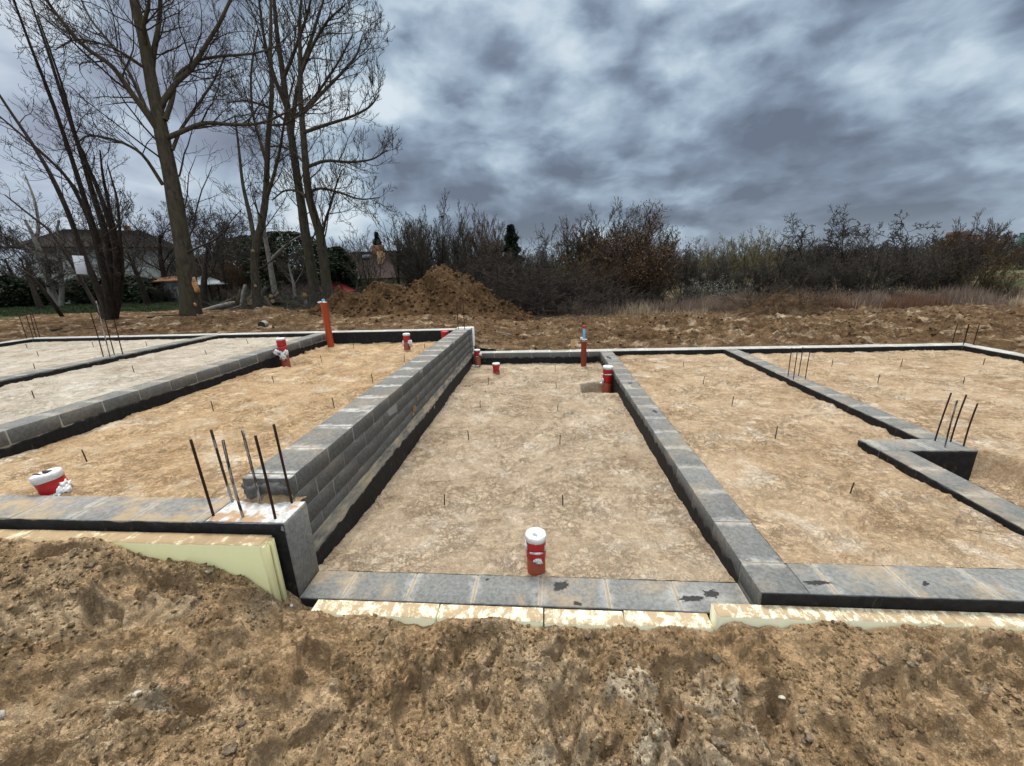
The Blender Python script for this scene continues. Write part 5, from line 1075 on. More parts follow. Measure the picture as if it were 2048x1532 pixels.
def leaf_cards(pts, n, sz, seed, spread=.12):
    rg = np.random.default_rng(seed); P = np.array(pts); i = rg.integers(0, len(P), n); C = P[i]+rg.normal(0, spread, (n, 3)); C[:, 2] = np.maximum(C[:, 2], .05)
    A = rg.normal(0, 1, (n, 3)); A /= np.linalg.norm(A, axis=1)[:, None]; B = np.cross(A, rg.normal(0, 1, (n, 3))); B /= np.linalg.norm(B, axis=1)[:, None]+1e-9; s_ = (sz*rg.uniform(.5, 1.4, n))[:, None]
    V = np.stack([C-A*s_, C-B*s_*.45, C+A*s_, C+B*s_*.45], 1).reshape(-1, 3); return V, np.arange(4*n).reshape(-1, 4)
def all_pts(G): return [p for l in G.lines if l[2] >= 2 for p in l[0]]
KINDS = {}; H_ = {}
def kind(key, G, bark, twig, leafmat=None, nleaf=0, lsz=.05, spread=.1):
    st = G.mesh('stems', bark, None, [0], {0: 5}); cr = G.mesh('crown', twig, None, [1, 2, 3], {1: 4}); parts = [st, cr]
    if leafmat:
        V, Q = leaf_cards(all_pts(G), nleaf, lsz, 3, spread); parts.append(npmesh('leaves', V, Q, leafmat))
    co = np.empty(len(cr.data.vertices)*3, np.float32); cr.data.vertices.foreach_get('co', co); H_[key] = float(np.percentile(co.reshape(-1, 3)[:, 2], 99.7))
    for o in parts: COL.objects.unlink(o)
    KINDS[key] = parts
kind('dark', shrub_mesh(101, 4.2, 3.4, 22, None, .0075, (11, 8, 5)), M_barkD, M_twigG)
kind('grey', shrub_mesh(102, 4.6, 3.2, 20, None, .0075, (11, 8, 5), up=.08, ang=.42), M_barkD, M_twigG)
kind('brown', shrub_mesh(103, 4.2, 3.6, 24, None, .0075, (11, 8, 5), up=.08, ang=.45), M_barkD, M_twigB)
kind('rusty', shrub_mesh(104, 4.4, 4.2, 34, None, .0075, (10, 7, 4), up=.09, ang=.45), M_barkD, M_twig, M_leafR, 22000, .034, .14)
kind('pale', shrub_mesh(105, 3.6, 3.6, 18, None, .007, (9, 7, 4), up=.05, ang=.5, lean=.12), M_barkD, M_twigY)
kind('apple', shrub_mesh(106, 4.6, 4.4, 6, None, .009, (11, 9, 6), up=.02, ang=.8, wigk=1.5), M_barkD, M_twig)
kind('low', shrub_mesh(107, 1.7, 3.2, 30, None, .008, (7, 5, 3), up=.03, ang=.7, wigk=1.3), M_twig, M_twigG)
kind('red', shrub_mesh(108, 1.6, 2.8, 30, None, .007, (7, 5, 3), up=.05, ang=.5, wigk=1.1), M_twigR, M_twigR)
kind('olive', shrub_mesh(109, 3.4, 3.4, 16, None, .009, (7, 5, 4), up=.05, ang=.6, lean=.15), M_barkD, M_twigB, M_leafO, 9000, .028, .08)
kind('white', shrub_mesh(110, 1.9, 2.6, 16, None, .007, (7, 5, 3), up=.03, ang=.7), M_barkD, M_twigG, M_bloss, 2600, .024, .05)
kind('spindly', shrub_mesh(111, 5.0, 1.8, 5, None, .009, (9, 5, 3), up=.06, ang=.55), M_barkD, M_twigG)
def place(key, name, label, cat, group, x, y, z, s_=1., rz=0., sx=1.):
    root = tag(empty(name, (x, y, z), rz), label, cat, group); root.scale = (s_*sx, s_*sx, s_)
    for p in KINDS[key]:
        c = p.copy(); COL.objects.link(c); c.parent = root
    return root
def put(key, px, top, Y, label, group=None, sx=1., zb=-.1, cat='shrub', name='bare_shrub', rz=None):
    p = at(px, top, Y); h = p[2]-zb; s_ = h/H_[key]; return place(key, name, label, cat, group, p[0], Y, zb, s_, random.Random(int(px)).uniform(0, 6.28) if rz is None else rz, sx/s_ if False else sx)
GT = 'shrubs of the thicket behind the rough ground'
put('spindly', 783, 392, 24, 'tall thin bare sapling in front of the brown roofed house', GT, 1.1)
put('spindly', 728, 450, 27, 'thin pale sapling before the brown roof, left of the tall sapling', GT, 1.2)
put('spindly', 715, 455, 30, 'small thin sapling at the left end of the brown roof', GT, 1.1)
birdtree = put('grey', 850, 398, 23, 'big bare grey tree-like shrub right of the brown roofed house, a bird on top', GT, .95)
put('grey', 905, 420, 24, 'big bare grey shrub directly behind the peak of the dirt heap', GT, .9)
put('brown', 965, 424, 25, 'brownish upright shrub right of the heap peak, left of the dark conifer', GT, .8)
put('dark', 825, 450, 26, 'dark bushy shrub at the right gable of the brown roofed house', GT, .6)
put('apple', 1080, 460, 27, 'rounded bare tree low in the gap right of the dark conifer', GT, .9)
put('grey', 1155, 440, 21, 'dark grey shrub forming the left shoulder of the rusty bush', GT, 1.)
put('rusty', 1262, 422, 19.5, 'largest bush of the thicket, rusty brown leaves still on it', GT, 1.25)
put('dark', 1215, 408, 21.5, 'bare dark shrub whose twigs top the rusty bush', GT, 1.)
put('dark', 1310, 445, 20.5, 'bare dark shrub forming the right shoulder of the rusty bush', GT, .95)
put('pale', 1415, 474, 26, 'thin pinkish bare shrub in the gap right of the rusty bush', GT, .9)
put('pale', 1500, 458, 24, 'pale yellowish shrub with wind bent twigs against the sky', GT, 1.)
put('pale', 1545, 466, 26, 'pale shrub just right of the wind bent one', GT, .9)
put('dark', 1610, 496, 21, 'dark round bush right of the pale shrubs', GT, 1.1)
put('apple', 1700, 424, 20, 'bare gnarled tree with spreading top, left one of two on the right', GT, .95)
put('apple', 1780, 412, 21, 'bare gnarled tree with spreading top, right one of two on the right', GT, 1.)
put('dark', 1640, 505, 18.5, 'dark bush below and left of the gnarled trees', GT, 1.2)
put('dark', 1730, 503, 18, 'dark bush at the foot of the gnarled trees', GT, 1.25)
put('dark', 1835, 500, 18.5, 'dark sprawling bush right of the gnarled trees', GT, 1.3)
put('apple', 1860, 460, 19, 'dark tangled low tree left of the orange blocks', GT, 1.1)
put('dark', 1905, 490, 19.5, 'dark bush directly below the orange blocks', GT, 1.1)
put('brown', 1960, 432, 22, 'bare tree with upswept reddish twigs against the distant blocks', GT, .75)
put('olive', 1950, 508, 18, 'olive brown slanting shrub at the right edge of the thicket', GT, 1.15)
put('olive', 2010, 540, 17, 'thin olive shrub close to the right edge of the picture', GT, .9)
put('olive', 1150, 510, 18.5, 'olive green tinted shrub low on the left side of the rusty bush', GT, .9)
put('brown', 1180, 520, 17.8, 'low brown shrub at the left foot of the rusty bush', GT, 1.2)
put('dark', 1375, 500, 22, 'dark shrub right behind the white blossoming one', GT, 1.2)
put('dark', 1450, 512, 21, 'dark shrub behind and right of the white blossoming one', GT, 1.3)
put('dark', 1545, 508, 20, 'dark shrub under the pale wind bent shrubs', GT, 1.3)
put('dark', 1085, 500, 22, 'dark shrub right of the conifer behind the brush pile', GT, 1.3)
put('dark', 1020, 505, 23, 'dark shrub at the foot of the dark conifer', GT, 1.2)
put('dark', 945, 480, 22, 'dark shrub just behind the right slope of the heap', GT, 1.2)
put('brown', 1275, 500, 18, 'brown shrub in front of the rusty bush', GT, 1.3)
put('white', 1412, 548, 19, 'small white blossoming shrub, left one of two', GT, 1.1, name='blossoming_shrub')
put('white', 1475, 560, 19.5, 'small pale blossoming shrub, right one of two', GT, 1.1, name='blossoming_shrub')
put('low', 1560, 560, 18, 'low grey scrub right of the blossoming shrubs', GT, 1.2)
put('low', 1340, 560, 18, 'low grey scrub left of the blossoming shrubs', GT, 1.2)
put('low', 1210, 560, 16.8, 'low grey scrub before the rusty bush', GT, 1.1)
put('low', 1680, 560, 17, 'low grey scrub behind the low dark heap', GT, 1.2)
put('red', 1640, 590, 15.8, 'low reddish scrub behind the low dark heap on the right', GT, 1.1)
put('red', 1790, 584, 16.2, 'low rust red scrub, brightest patch right of the low heap', GT, 1.3)
put('red', 1555, 590, 16.5, 'low reddish scrub left of the low dark heap', GT, 1.1)
put('low', 1900, 585, 16, 'low grey scrub near the right edge below the dark bushes', GT, 1.2)
put('low', 1800, 560, 17, 'low tangled scrub under the gnarled trees', GT, 1.3)
put('spindly', 2030, 560, 15.5, 'thin bare stem at the very right edge of the picture', GT, 1.)
put('spindly', 1590, 545, 16.8, 'thin pale stems rising from the scrub above the low heap', GT, 1.2)
# left garden shrubs
GL = 'dark shrubs along the gardens on the left'
for i, (px, top, Y, k, lab) in enumerate([(20, 555, 27, 'dark', 'dark bush at the left edge behind the lawn'), (170, 545, 27, 'dark', 'dark bush under the white board'), (250, 540, 27, 'dark', 'dark bush right of the leaning tree foot'), (320, 550, 26, 'dark', 'dark bush between the leaning tree and the tallest trunk'), (430, 520, 27, 'brown', 'brownish thicket bush right of the tallest trunk'), (480, 500, 28, 'brown', 'brownish thicket bush behind the slim bent tree'), (560, 510, 30, 'brown', 'brownish bush behind the small garden shed'), (620, 490, 33, 'dark', 'dark bush between the paired trunks'), (370, 470, 33, 'dark', 'dark bush at the right end of the white house'), (690, 480, 44, 'grey', 'grey bush showing over the brown roof at its left'), (60, 500, 36, 'dark', 'dark bush behind the grey sheet roof')]):
    put(k, px, top, Y, lab, GL, 1.25, -.3)
# conifers
def conifer(label, px, top, Y, w_, seed, zb=-.3, name='conifer', cat='tree', n=9000, col=M_leafE, round_=False):
    p = at(px, top, Y); h = p[2]-zb; rg = np.random.default_rng(seed); root = tag(empty(name, (p[0], Y, zb)), label, cat)
    mb = MB(); mb.tube([(0, 0, 0), (0, 0, h*.5), (0, 0, h*.97)], [.12, .08, .015], 8); mb.build('trunk', M_barkD, root, True)
    t = rg.random(n)**.8; a = rg.uniform(0, 6.283, n)
    prof = (np.sqrt(np.maximum(0, 1-(2*t-1)**2*.96)) if round_ else (1-t)**.75*(.75+.25*np.sin(t*46))+.03)
    r = w_*prof*(.55+.45*rg.random(n)**.5)*(1+.3*np.sin(a*5+t*9)+.22*pn(a*2+seed, t*7, seed))
    C = np.stack([r*np.cos(a), r*np.sin(a), t*h*.98+.03+0*r], -1); A = np.stack([np.cos(a), np.sin(a), -.25+.3*rg.random(n)], -1)+rg.normal(0, .35, (n, 3)); A /= np.linalg.norm(A, axis=1)[:, None]
    B = np.cross(A, rg.normal(0, 1, (n, 3))); B /= np.linalg.norm(B, axis=1)[:, None]+1e-9; s_ = (.14*rg.uniform(.5, 1.4, n))[:, None]
    V = np.stack([C-A*s_*.6, C-B*s_*.4, C+A*s_, C+B*s_*.4], 1).reshape(-1, 3); npmesh('crown', V, np.arange(4*n).reshape(-1, 4), col, root); return root
conifer('narrow dark conifer standing up between the thicket shrubs', 1021, 448, 24, 1.05, 3)
conifer('small dark conifer behind the chimney of the brown roofed house', 752, 462, 46, 1.3, 4, -1)
conifer('large dark pine left of the paired trunks', 565, 462, 30, 3.0, 5, -.3, round_=True, n=15000)
conifer('dark pine behind the slim bent tree', 500, 470, 34, 3.2, 6, -.3, round_=True, n=13000)
conifer('dark bushy evergreen between the paired trunks and the brown roof', 672, 492, 33, 1.05, 7, -.8, round_=True, n=11000)
conifer('dark round evergreen on the rise left of the grey distant block', 1985, 476, 120, 4.0, 8, 1.5, round_=True, n=3000)
for i, (px, top, Y) in enumerate([(8, 552, 25), (42, 560, 25.5), (75, 556, 26), (165, 552, 27), (205, 556, 27), (262, 552, 26.5), (300, 558, 26)]):
    conifer('dark clipped thuja of the garden hedge, number %s from the left' % ['one', 'two', 'three', 'four', 'five', 'six', 'seven'][i], px, top, Y, 1.0, 20+i, 0, 'hedge_shrub', 'hedge shrub', 3500, round_=True)

# far woods: one mass of many low crowns round the horizon
def far_wood():
    G = shrub_mesh(140, 5, 6, 14, None, .018, (7, 5, 3)); base = G.mesh('tmp', M_twigG, None); me = base.data
    n = len(me.vertices); co = np.empty(n*3, np.float32); me.vertices.foreach_get('co', co); co = co.reshape(-1, 3)
    q = np.empty(len(me.loops), np.int32); me.loops.foreach_get('vertex_index', q); q = q.reshape(-1, 4); bpy.data.objects.remove(base)
    rg = np.random.default_rng(4); Vs, Qs = [], []
    for i in range(150):
        a = R_(rg.uniform(-72, 66)); d = rg.uniform(62, 120); x, y = d*math.sin(a), d*math.cos(a)
        if y < 20: continue
        if 48 < math.degrees(a): continue
        s_ = rg.uniform(.6, 1.1)*(1+.004*d); th = rg.uniform(0, 6.28); c, sn = math.cos(th), math.sin(th)
        W = co*s_*[1.3, 1.3, .8]; W = np.stack([W[:, 0]*c-W[:, 1]*sn+x, W[:, 0]*sn+W[:, 1]*c+y, W[:, 2]+outer_z(np.array([x]), np.array([y]))[0]-.5], -1)
        Vs.append(W); Qs.append(q+len(Vs)*0+sum(len(v) for v in Vs[:-1]))
    o = npmesh('far_woods', np.concatenate(Vs), np.concatenate(Qs), M_twigG); tag(o, 'grey bare woods far behind the gardens and the thicket', 'woods', None, 'stuff')
far_wood()

# ------------------------------------------------------------------ grasses and brush
def blades(name, label, n, xr, yr, h0, h1, wd, mat, seed, lean=.25, wf=None, zf=outer_z):
    rg = np.random.default_rng(seed); X = rg.uniform(*xr, n*2); Y = rg.uniform(*yr, n*2)
    if wf: k = rg.random(n*2) < wf(X, Y); X, Y = X[k][:n], Y[k][:n]
    else: X, Y = X[:n], Y[:n]
    m_ = len(X); Z = zf(X, Y)-.03; h = rg.uniform(h0, h1, m_)*(.75+.5*fbm(X*.9, Y*.9, 2, seed)); a = rg.uniform(0, 6.28, m_); lx, ly = rg.normal(0, lean, m_)*h, rg.normal(0, lean, m_)*h
    cx, cy = np.cos(a)*wd, np.sin(a)*wd
    V = np.stack([np.stack([X-cx, Y-cy, Z], -1), np.stack([X+cx, Y+cy, Z], -1), np.stack([X+cx*.7+lx*.4, Y+cy*.7+ly*.4, Z+h*.6], -1), np.stack([X-cx*.7+lx*.4, Y-cy*.7+ly*.4, Z+h*.6], -1), np.stack([X+lx, Y+ly, Z+h], -1)], 1).reshape(-1, 3)
    b = np.arange(m_)[:, None]*5; o = npmesh(name, V, [b+np.array([[0, 1, 2, 3]]), b+np.array([[3, 2, 4]])], mat); tag(o, label, 'grass', None, 'stuff'); return o
wfr = lambda X, Y: sst(-.35, .25, fbm(X*.35, Y*.6, 3, 7))
blades('dry_grass', 'band of reddish brown dry weeds between the rough ground and the thicket', 30000, (1.0, 24), (14.8, 18.5), .35, .8, .009, M_dry, 3, .18, wfr)
blades('dry_grass', 'pale straw coloured dry grass mixed into the weed band', 16000, (2.5, 24), (14.5, 18), .25, .65, .009, M_dryP, 4, .25, lambda X, Y: sst(-.1, .35, fbm(X*.4+4, Y*.6, 3, 9)))
blades('dry_grass', 'rust red patch of dry weeds right of the low dark heap', 9000, (9.5, 13.5), (14.6, 16.5), .35, .75, .007, M_dryR, 5, .12)
blades('grass', 'green lawn grass behind the left building ground', 42000, (-42, -12.5), (17.8, 27), .05, .15, .012, M_grass, 6, .4)
blades('dry_grass', 'sparse dry weeds on the far edge of the rough ground', 7000, (-2, 22), (12.5, 15), .08, .3, .006, M_dry, 8, .4, wfr)
def brush(name, label, cx, cy, zb, rx, ry, h, n, mat, seed, r=.012, L=(.8, 2.2)):
    G = Grow(seed); R = random.Random(seed); P = dict(max=2, seg=[7, 4, 3], wig=[.10, .15, .2], up=[.0, .02, .02], tap=.7, rmin=.006, n=[6, 3.5, 0], lo=[.2, .2, 0], ang=[.6, .7, .7], len=[.4, .5, .4], rr=[.5, .6, .6])
    for i in range(n):
        a = R.uniform(0, 6.28); q = math.sqrt(R.random()); x, y = q*math.cos(a)*rx, q*math.sin(a)*ry; hh = h*(1-q*q)*R.random(); b_ = R.uniform(0, 6.28); e = R.uniform(-.15, .5)
        G.branch((x, y, hh), (math.cos(b_), math.sin(b_)*.7, e), R.uniform(*L), R.uniform(r*.6, r*1.4), 0, P)
    root = tag(empty(name, (cx, cy, zb)), label, 'brush pile'); G.mesh('branches', mat, root, [0], {0: 5}); G.mesh('twigs', mat, root, [1, 2]); return root
brush('brush_pile', 'dark pile of cut branches right of the big dirt heap', .4, 16.2, .0, 2.0, 1.3, 1.5, 330, M_twig, 5, .014)
brush('brush_pile', 'dark pile of cut branches low behind the right slope of the heap', -1.1, 17.3, .0, 1.8, 1.3, 2.1, 280, M_twig, 6, .014)
brush('brush_pile', 'brushwood lying on the low dark heap on the right', 7.7, 14.1, .2, 1.3, .8, .55, 110, M_twigB, 7, .010, (.4, 1.1))
brush('brush_pile', 'thin cut branches scattered around the log pile', -13.6, 19.5, .35, 3.6, 1.2, .5, 170, M_twigG, 8, .015, (.7, 2.0))
brush('brush_pile', 'cut twigs lying below the paired trunks', -10.6, 17.0, .35, 2.6, .8, .3, 110, M_twigG, 9, .012, (.5, 1.5))

# ------------------------------------------------------------------ logs
def log(label, p0, p1, r, seed, mat=M_barkA, endm=M_cutd, sec=.9):
    p0, p1 = np.array(p0), np.array(p1); n = 9; t = np.linspace(0, 1, n)[:, None]; pts = (p1-p0)*t+np.sin(t*np.pi)*np.random.default_rng(seed).normal(0, .03, 3)*np.linalg.norm(p1-p0)
    o = tag(empty('log', p0), label, 'log', 'cut logs of the pile under the trees')
    mb = MB(); mb.tube(pts, r*(1-(1-sec)*np.linspace(0, 1, n))*(1+.06*np.sin(np.arange(n)*2.1+seed)), 12, cap=False); mb.build('bark', mat, o, True)
    mb = MB()
    for q, rr, dv in ((pts[0], r, pts[0]-pts[1]), (pts[-1], r*sec, pts[-1]-pts[-2])):
        dv = dv/np.linalg.norm(dv); a = np.cross(dv, [0, 0, 1.] if abs(dv[2]) < .9 else [1., 0, 0]); a /= np.linalg.norm(a); b_ = np.cross(dv, a); th = np.arange(12)*2*np.pi/12
        V = q+rr*.98*(np.cos(th)[:, None]*a+np.sin(th)[:, None]*b_)+dv*.003; V = np.concatenate([V, [q+dv*.006]]); mb.add(V, None, [[i, (i+1) % 12, 12] for i in range(12)])
    mb.build('cut_end', endm, o); return o
def L2(x0, y0, x1, y1, Y0, Y1): return at(x0, y0, Y0), at(x1, y1, Y1)
LG = [('long pale log lying flat at the left of the pile', 400, 625, 470, 606, 18.0, 18.6, 5, M_barkP), ('pale log lying over the long flat one', 440, 612, 480, 592, 18.8, 19, 4.5, M_barkA), ('thin pale branch log lying in front of the flat one', 435, 626, 480, 612, 17.8, 18.0, 2.2, M_barkP),
      ('stout log leaning upright, first from the left', 470, 622, 484, 580, 18.6, 19, 5.2, M_barkA), ('slim log leaning upright, second from the left', 483, 622, 491, 570, 18.4, 19, 3.6, M_barkP), ('thin pole leaning upright between the logs and the slim tree', 493, 622, 492, 574, 18.3, 18.8, 2.2, M_barkA),
      ('dark log leaning to the right against the slim tree', 496, 602, 508, 572, 18.6, 19.2, 4.2, M_barkA), ('log leaning left just right of the slim tree', 546, 622, 530, 594, 17.6, 18.2, 3.4, M_barkA), ('log leaning right behind the slim tree', 521, 600, 533, 574, 18.6, 19, 4.8, M_barkA),
      ('log with pale round end, upper one right of the slim tree', 542, 592, 556, 586, 18.2, 20.2, 3.6, M_barkA), ('log with pale round end, lower one right of the slim tree', 545, 602, 560, 596, 18.0, 20.0, 3.8, M_barkA), ('short log with pale round end left of the slim tree', 500, 606, 515, 600, 18.0, 19.6, 4.6, M_barkA),
      ('long dark log lying to the right of the slim tree', 545, 606, 600, 612, 18.6, 18.2, 3.6, M_barkD), ('long dark log lying below the paired trunks', 585, 604, 648, 614, 19.0, 18.0, 3.4, M_barkD), ('short log propped up before the paired trunks', 606, 616, 613, 602, 17.6, 18.0, 3.6, M_barkP),
      ('thin pale log lying in front of the dark logs', 575, 622, 630, 622, 17.0, 17.0, 2.0, M_barkP), ('brown log with pale end near the garden shed', 583, 606, 603, 612, 18.8, 18.0, 4.6, M_barkA), ('thin dark log at the right end of the pile', 600, 626, 625, 634, 16.6, 16.2, 1.8, M_barkD), ('thick dark log under the right end of the pile', 612, 612, 645, 616, 18.2, 17.8, 4.6, M_barkD)]
for i, (lab, x0, y0, x1, y1, Y0, Y1, rp, mt) in enumerate(LG):
    a, b_ = L2(x0, y0, x1, y1, Y0, Y1); log(lab, a, b_, rp*mpp(a), i, mt)

# ================================================================== BUILDINGS
def bpart(mb_fn, name, mat, parent, off): mb = MB(); mb_fn(mb); return mb.build(name, mat, parent, off=off)
def slab(mb, pts, th):              # flat polygon thickened downwards
    P = np.array(pts, float); n = len(P); nrm = np.cross(P[1]-P[0], P[2]-P[0]); nrm /= np.linalg.norm(nrm); nrm *= np.sign(nrm[2]) or 1
    V = np.concatenate([P, P-nrm*th]); f = [list(range(n)), list(range(2*n-1, n-1, -1))]; Q = [[i, (i+1) % n, n+(i+1) % n, n+i] for i in range(n)]
    if n == 4: mb.add(V, f+Q)
    elif n == 3: mb.add(V, Q, f)
def window(root, x, y, z, w_, h, off, frame=M_plaster, d=.06):
    mb = MB()
    for (a, b_, c, e) in ((x, z+h/2, w_+.12, .06), (x, z-h/2, w_+.12, .06), (x-w_/2, z, .06, h), (x+w_/2, z, .06, h), (x, z, .05, h)): mb.box((a, y-.02, b_), (c, d, e), .005)
    fr = mb.build('window', frame, root, off=off); mb = MB(); mb.box((x, y+.012, z), (w_-.05, .02, h-.05), .002); mb.build('pane', M_glass, fr, off=off)
# white house far left: broad hipped dark roof, front face towards the camera (rotated)
def house_white():
    c = at(232, 540, 37); zb = -.1; rot = R_(42); root = tag(empty('white_house', (c[0], c[1], zb), rot), 'two storey white house with overhanging dark roof behind the leaning dark tree', 'house'); W, D, Hh = 9.2, 7.4, 4.9
    bpart(lambda m: m.box((0, 0, Hh/2), (W, D, Hh), .02), 'wall', M_plaster, root, None)
    ov = .8; zt = Hh; a = [(-W/2-ov, -D/2-ov, zt), (W/2+ov, -D/2-ov, zt), (W/2+ov, D/2+ov, zt), (-W/2-ov, D/2+ov, zt)]; r0, r1 = (-2.6, 0, zt+1.75), (2.6, 0, zt+1.75)
    mb = MB(); slab(mb, [a[0], a[1], r1, r0], .12); slab(mb, [a[2], a[3], r0, r1], .12); slab(mb, [a[1], a[2], r1], .12); slab(mb, [a[3], a[0], r0], .12); rf = mb.build('roof', M_tileD, root)
    bpart(lambda m: m.box((1.6, .8, zt+1.6), (.5, .5, 1.3), .02), 'chimney', M_brickwall, rf, None)
    bpart(lambda m: [m.box((0, -D/2-ov+.02, zt-.06), (W+2*ov, .10, .14), .01), m.box((W/2+ov-.02, 0, zt-.06), (.10, D+2*ov, .14), .01)], 'gutter', M_barkD, rf, None)
    for (x, z, w_, h) in ((-3.6, 3.5, 1.2, 1.3), (-1.1, 3.5, 1.2, 1.3), (1.5, 3.5, 1.2, 1.3), (3.9, 3.5, 1.0, 1.3), (-3.6, 1.2, 1.2, 1.3), (-.6, 1.0, 1.0, 2.0), (2.6, 1.2, 1.6, 1.3)): window(root, x, -D/2, z, w_, h, None)
    for (y, z) in ((-2.2, 3.5), (1.6, 3.5), (-2.2, 1.2)):
        mb = MB()
        for (a_, b_, c_, e_) in ((y, z+.65, 1.2, .06), (y, z-.65, 1.2, .06), (y-.55, z, .06, 1.3), (y+.55, z, .06, 1.3), (y, z, .05, 1.3)): mb.box((W/2+.02, a_, b_), (.06, c_, e_), .005)
        fr = mb.build('window', M_plaster, root); mb = MB(); mb.box((W/2-.0, y, z), (.02, 1.05, 1.25), .002); mb.build('pane', M_glass, fr)
house_white()
# brown roofed house
def house_brown():
    Y = 36; l, r = at(712, 590, Y), at(803, 590, Y); zb = -1.6; zr = at(740, 508, Y+2.6)[2]; ze = at(700, 549, Y-.6)[2]; W = (r[0]-l[0])*1.32; D = 7.0; cx = (l[0]+r[0])/2-.3
    root = tag(empty('cream_house', (cx, Y+D/2-.2, zb)), 'cream house with steep brown tiled roof behind the left end of the heap', 'house'); he = ze-zb; hr = zr-zb+.15
    mb = MB(); x0, x1, y0, y1 = -W/2, W/2, -D/2, D/2
    V = [(x0, y0, 0), (x1, y0, 0), (x1, y1, 0), (x0, y1, 0), (x0, y0, he), (x1, y0, he), (x1, y1, he), (x0, y1, he), (x0, 0, hr-.15), (x1, 0, hr-.15)]
    mb.add(V, [[0, 1, 5, 4], [2, 3, 7, 6], [1, 2, 6, 5], [3, 0, 4, 7]], [[5, 6, 9], [7, 4, 8]]); mb.build('wall', M_cream, root)
    ov = .9; k = (hr-he)/(D/2); mb = MB()
    slab(mb, [(x0-ov, y0-ov, he-k*ov+.12), (x1+ov, y0-ov, he-k*ov+.12), (x1+ov, 0, hr+.12), (x0-ov, 0, hr+.12)], .14); slab(mb, [(x0-ov, y1+ov, he-k*ov+.12), (x1+ov, y1+ov, he-k*ov+.12), (x1+ov, 0, hr+.12), (x0-ov, 0, hr+.12)], .14)
    rf = mb.build('roof', M_tile, root); off = None
    bpart(lambda m: m.box((x0+2.3, -.2, hr+.25), (1.1, .55, .75), .02), 'chimney', M_brickwall, rf, None); bpart(lambda m: m.box((x0+2.35, -.2, hr+.85), (.18, .18, .6), .02), 'flue', M_barkD, rf, None)
    bpart(lambda m: m.box((x0+W*.56, -D/2*.5, hr-(hr-he)*.42), (.42, .9, 1.6), .02), 'brick_stack', simple('light_brick', (.42, .25, .12), .9, .3, 3), rf, None)
    bpart(lambda m: m.box((x0+1.5, -D/2*.28-.15, hr-(hr-he)*.22+.05), (.7, .55, .28), .02), 'skylight', M_sheet, rf, None)
    for (x, z, w_, h) in ((x0+1.2, he-1.35, .5, .6), (x0+3.2, he-1.5, 1.3, 1.4), (x1-1.5, he-1.5, 1.2, 1.3)): window(root, x, y0, z, w_, h, None)
house_brown()
# small white garden shed with maroon roof
def shed(label, px0, px1, ytop, ybot, Y, roofm, wallm, zb, rise=.6, name='garden_shed', rot=0, open_=False):
    l, r = at(px0, ybot, Y), at(px1, ybot, Y); W = r[0]-l[0]; ze = at((px0+px1)/2, ytop, Y)[2]-rise; he = ze-zb; cx = (l[0]+r[0])/2; D = W*.7
    root = tag(empty(name, (cx, Y+D/2, zb)), label, 'shed' if not open_ else 'canopy')
    if open_:
        for sx in (-1, 1):
            for sy in (-1, 1):
                mb = MB(); mb.box((sx*W*.46, sy*D*.46, he/2), (.1, .1, he), .01); mb.build('post', M_barkD, root)
    else:
        bpart(lambda m: m.box((0, 0, he/2), (W, D, he), .02), 'wall', wallm, root, None)
        for x in (-W*.28, W*.2): window(root, x, -D/2, he*.55, W*.2, he*.35, None)
    ov = .35; a = [(-W/2-ov, -D/2-ov, he), (W/2+ov, -D/2-ov, he), (W/2+ov, D/2+ov, he), (-W/2-ov, D/2+ov, he)]; rr = W*.18
    mb = MB(); r0, r1 = (-rr, 0, he+rise), (rr, 0, he+rise); slab(mb, [a[0], a[1], r1, r0], .06); slab(mb, [a[2], a[3], r0, r1], .06); slab(mb, [a[1], a[2], r1], .06); slab(mb, [a[3], a[0], r0], .06); mb.build('roof', roofm, root)
    return root
s1 = shed('small white garden shed with low maroon roof and yellow boards behind the log pile', 568, 628, 560, 602, 27, M_tile, M_plaster, -.6, .85)
mb = MB(); mb.box((.75, -1.25, .75), (.35, .06, 1.1), .01); mb.box((1.7, -1.27, .7), (.2, .06, 1.0), .01); mb.build('board', M_yel, s1)
shed('open garden canopy with dark red roof between the paired trunks and the cream house', 645, 690, 566, 600, 31, M_redroof, M_plaster, -.9, .7, 'canopy', open_=True)
shed('low shed with grey sheet metal roof at the far left', 15, 105, 556, 590, 33, M_sheet, M_wood, -.2, .5)
shed('old blockwork shed with rusty roof left of the tallest trunk', 305, 372, 552, 590, 26, M_rust, M_block, .0, .3)
shed('open lean-to with pale roof edge right behind the tallest trunk', 392, 425, 552, 600, 24, M_sheet, M_wood, .1, .5, 'lean_to', open_=True)
# far town on the right horizon
def block(label, px0, px1, ytop, Y, mat, name='apartment_block', zb=0, rows=6, cols=8, steps=()):
    l, r = at(px0, 500, Y), at(px1, 500, Y); W = r[0]-l[0]; zt = at((px0+px1)/2, ytop, Y)[2]; h = zt-zb; root = tag(empty(name, ((l[0]+r[0])/2, Y+W*.2, zb)), label, 'building'); D = W*.4
    bpart(lambda m: m.box((0, 0, h/2), (W, D, h), .1), 'wall', mat, root, None)
    for (a, b_, dh, mt) in steps: bpart(lambda m: m.box((-W/2+W*(a+b_)/2, .1*D, h+dh/2), (W*(b_-a), D*.8, dh), .1), 'upper_storey', mt, root, None)
    bpart(lambda m: m.box((0, 0, h+.15), (W+.6, D+.6, .3), .05), 'roof', M_barkD, root, None)
    mb = MB()
    for i in range(rows):
        for j in range(cols): mb.box((-W/2+W*(j+.5)/cols, -D/2-.02, h*(i+.5)/rows), (W/cols*.45, .1, h/rows*.5), .01)
    mb.build('windows', M_glass, root)
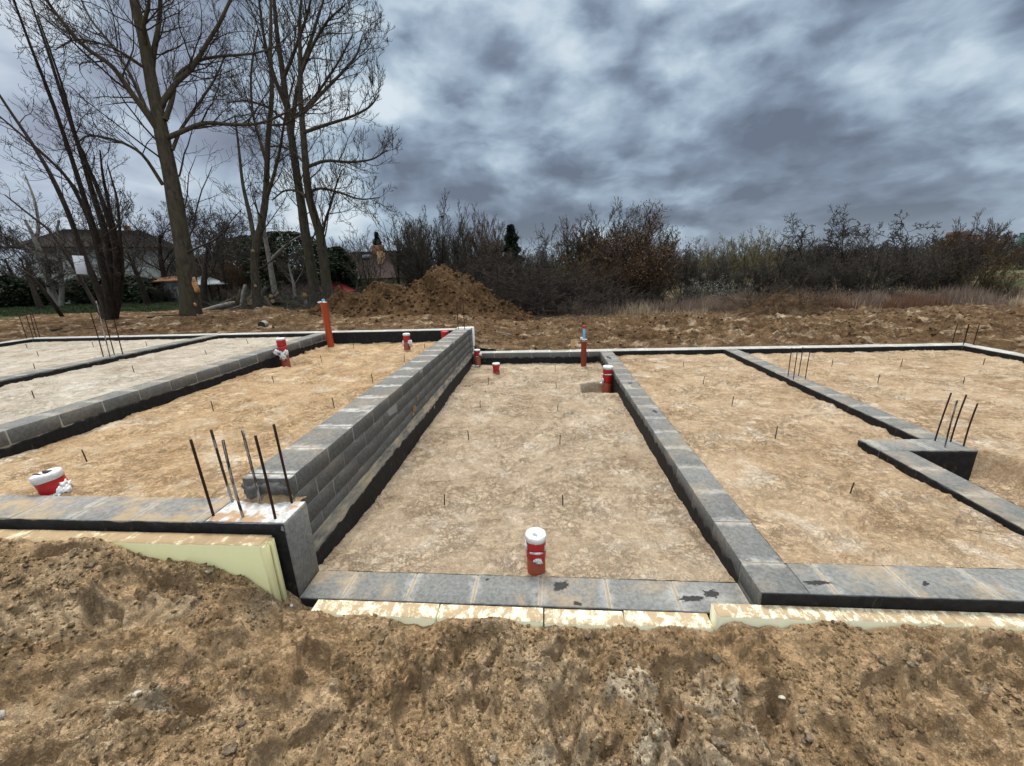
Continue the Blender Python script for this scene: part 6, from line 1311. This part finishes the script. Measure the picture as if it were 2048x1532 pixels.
block('orange apartment block with stepped roof on the right horizon', 1902, 1956, 472, 300, M_apt, zb=3, rows=4, cols=9, steps=((.35, .7, 3., M_aptd), (.02, .1, 3, M_aptd)))
block('lower reddish block left of the orange one', 1876, 1901, 482, 305, M_aptd, zb=3, rows=3, cols=6)
block('pale grey tower block near the right edge of the picture', 1998, 2030, 474, 350, M_grey, zb=3, rows=6, cols=7)
block('green tower at the right edge of the picture', 2039, 2062, 466, 380, M_green, zb=3, rows=8, cols=5)
def cottage(label, px, ytop, Y, W, zb, roofm, wallm):
    p = at(px, ytop, Y); h = (p[2]-zb); root = tag(empty('cottage', (p[0], Y, zb)), label, 'house'); he = h*.6
    bpart(lambda m: m.box((0, 0, he/2), (W, W*.7, he), .05), 'wall', wallm, root, None); mb = MB(); D = W*.7
    slab(mb, [(-W/2-.4, -D/2-.4, he), (W/2+.4, -D/2-.4, he), (W/2+.4, 0, h), (-W/2-.4, 0, h)], .15); slab(mb, [(-W/2-.4, D/2+.4, he), (W/2+.4, D/2+.4, he), (W/2+.4, 0, h), (-W/2-.4, 0, h)], .15); mb.build('roof', roofm, root)
    for x in (-W*.25, W*.2): window(root, x, -D/2, he*.55, W*.14, he*.35, None)
cottage('distant white house with pale grey roof near the right edge', 2015, 496, 120, 9, 3, M_sheet, M_plaster)
cottage('distant grey house below the white one at the right edge', 2040, 508, 90, 8, 2, M_tileD, M_grey)
cottage('distant white house under the orange block', 1930, 492, 170, 14, 4, M_sheet, M_plaster)
# bird on the top of the grey shrub
bpy.context.view_layer.update(); _c = birdtree.children[1]; _co = np.empty(len(_c.data.vertices)*3, np.float32); _c.data.vertices.foreach_get('co', _co); _co = _co.reshape(-1, 3)
_M = np.array(birdtree.matrix_world); _w = _co@_M[:3, :3].T+_M[:3, 3]; _t = at(872, 402, 22.8); _s = _w[np.abs(_w[:, 0]-_t[0]) < .5]; p = _s[_s[:, 2].argmax()]-np.array([0, 0, .01])
mb = MB(); mb.blobm((0, 0, .09), (.06, .10, .055), 2, .05, 3); mb.blobm((.0, -.09, .155), (.032, .036, .032), 3, .03, 2); mb.tube([(0, .06, .08), (0, .16, .05), (0, .22, .03)], [.03, .022, .012], 6); mb.tube([(0, -.12, .155), (0, -.155, .148)], [.010, .002], 5); mb.tube([(0.01, 0, .045), (0.012, 0, 0)], .005, 4)
o = mb.build('bird', M_barkD, None, True); o.location = p; o.rotation_euler = (R_(12), 0, R_(70)); tag(o, 'small dark bird perched on the top twigs of the big grey shrub', 'bird')
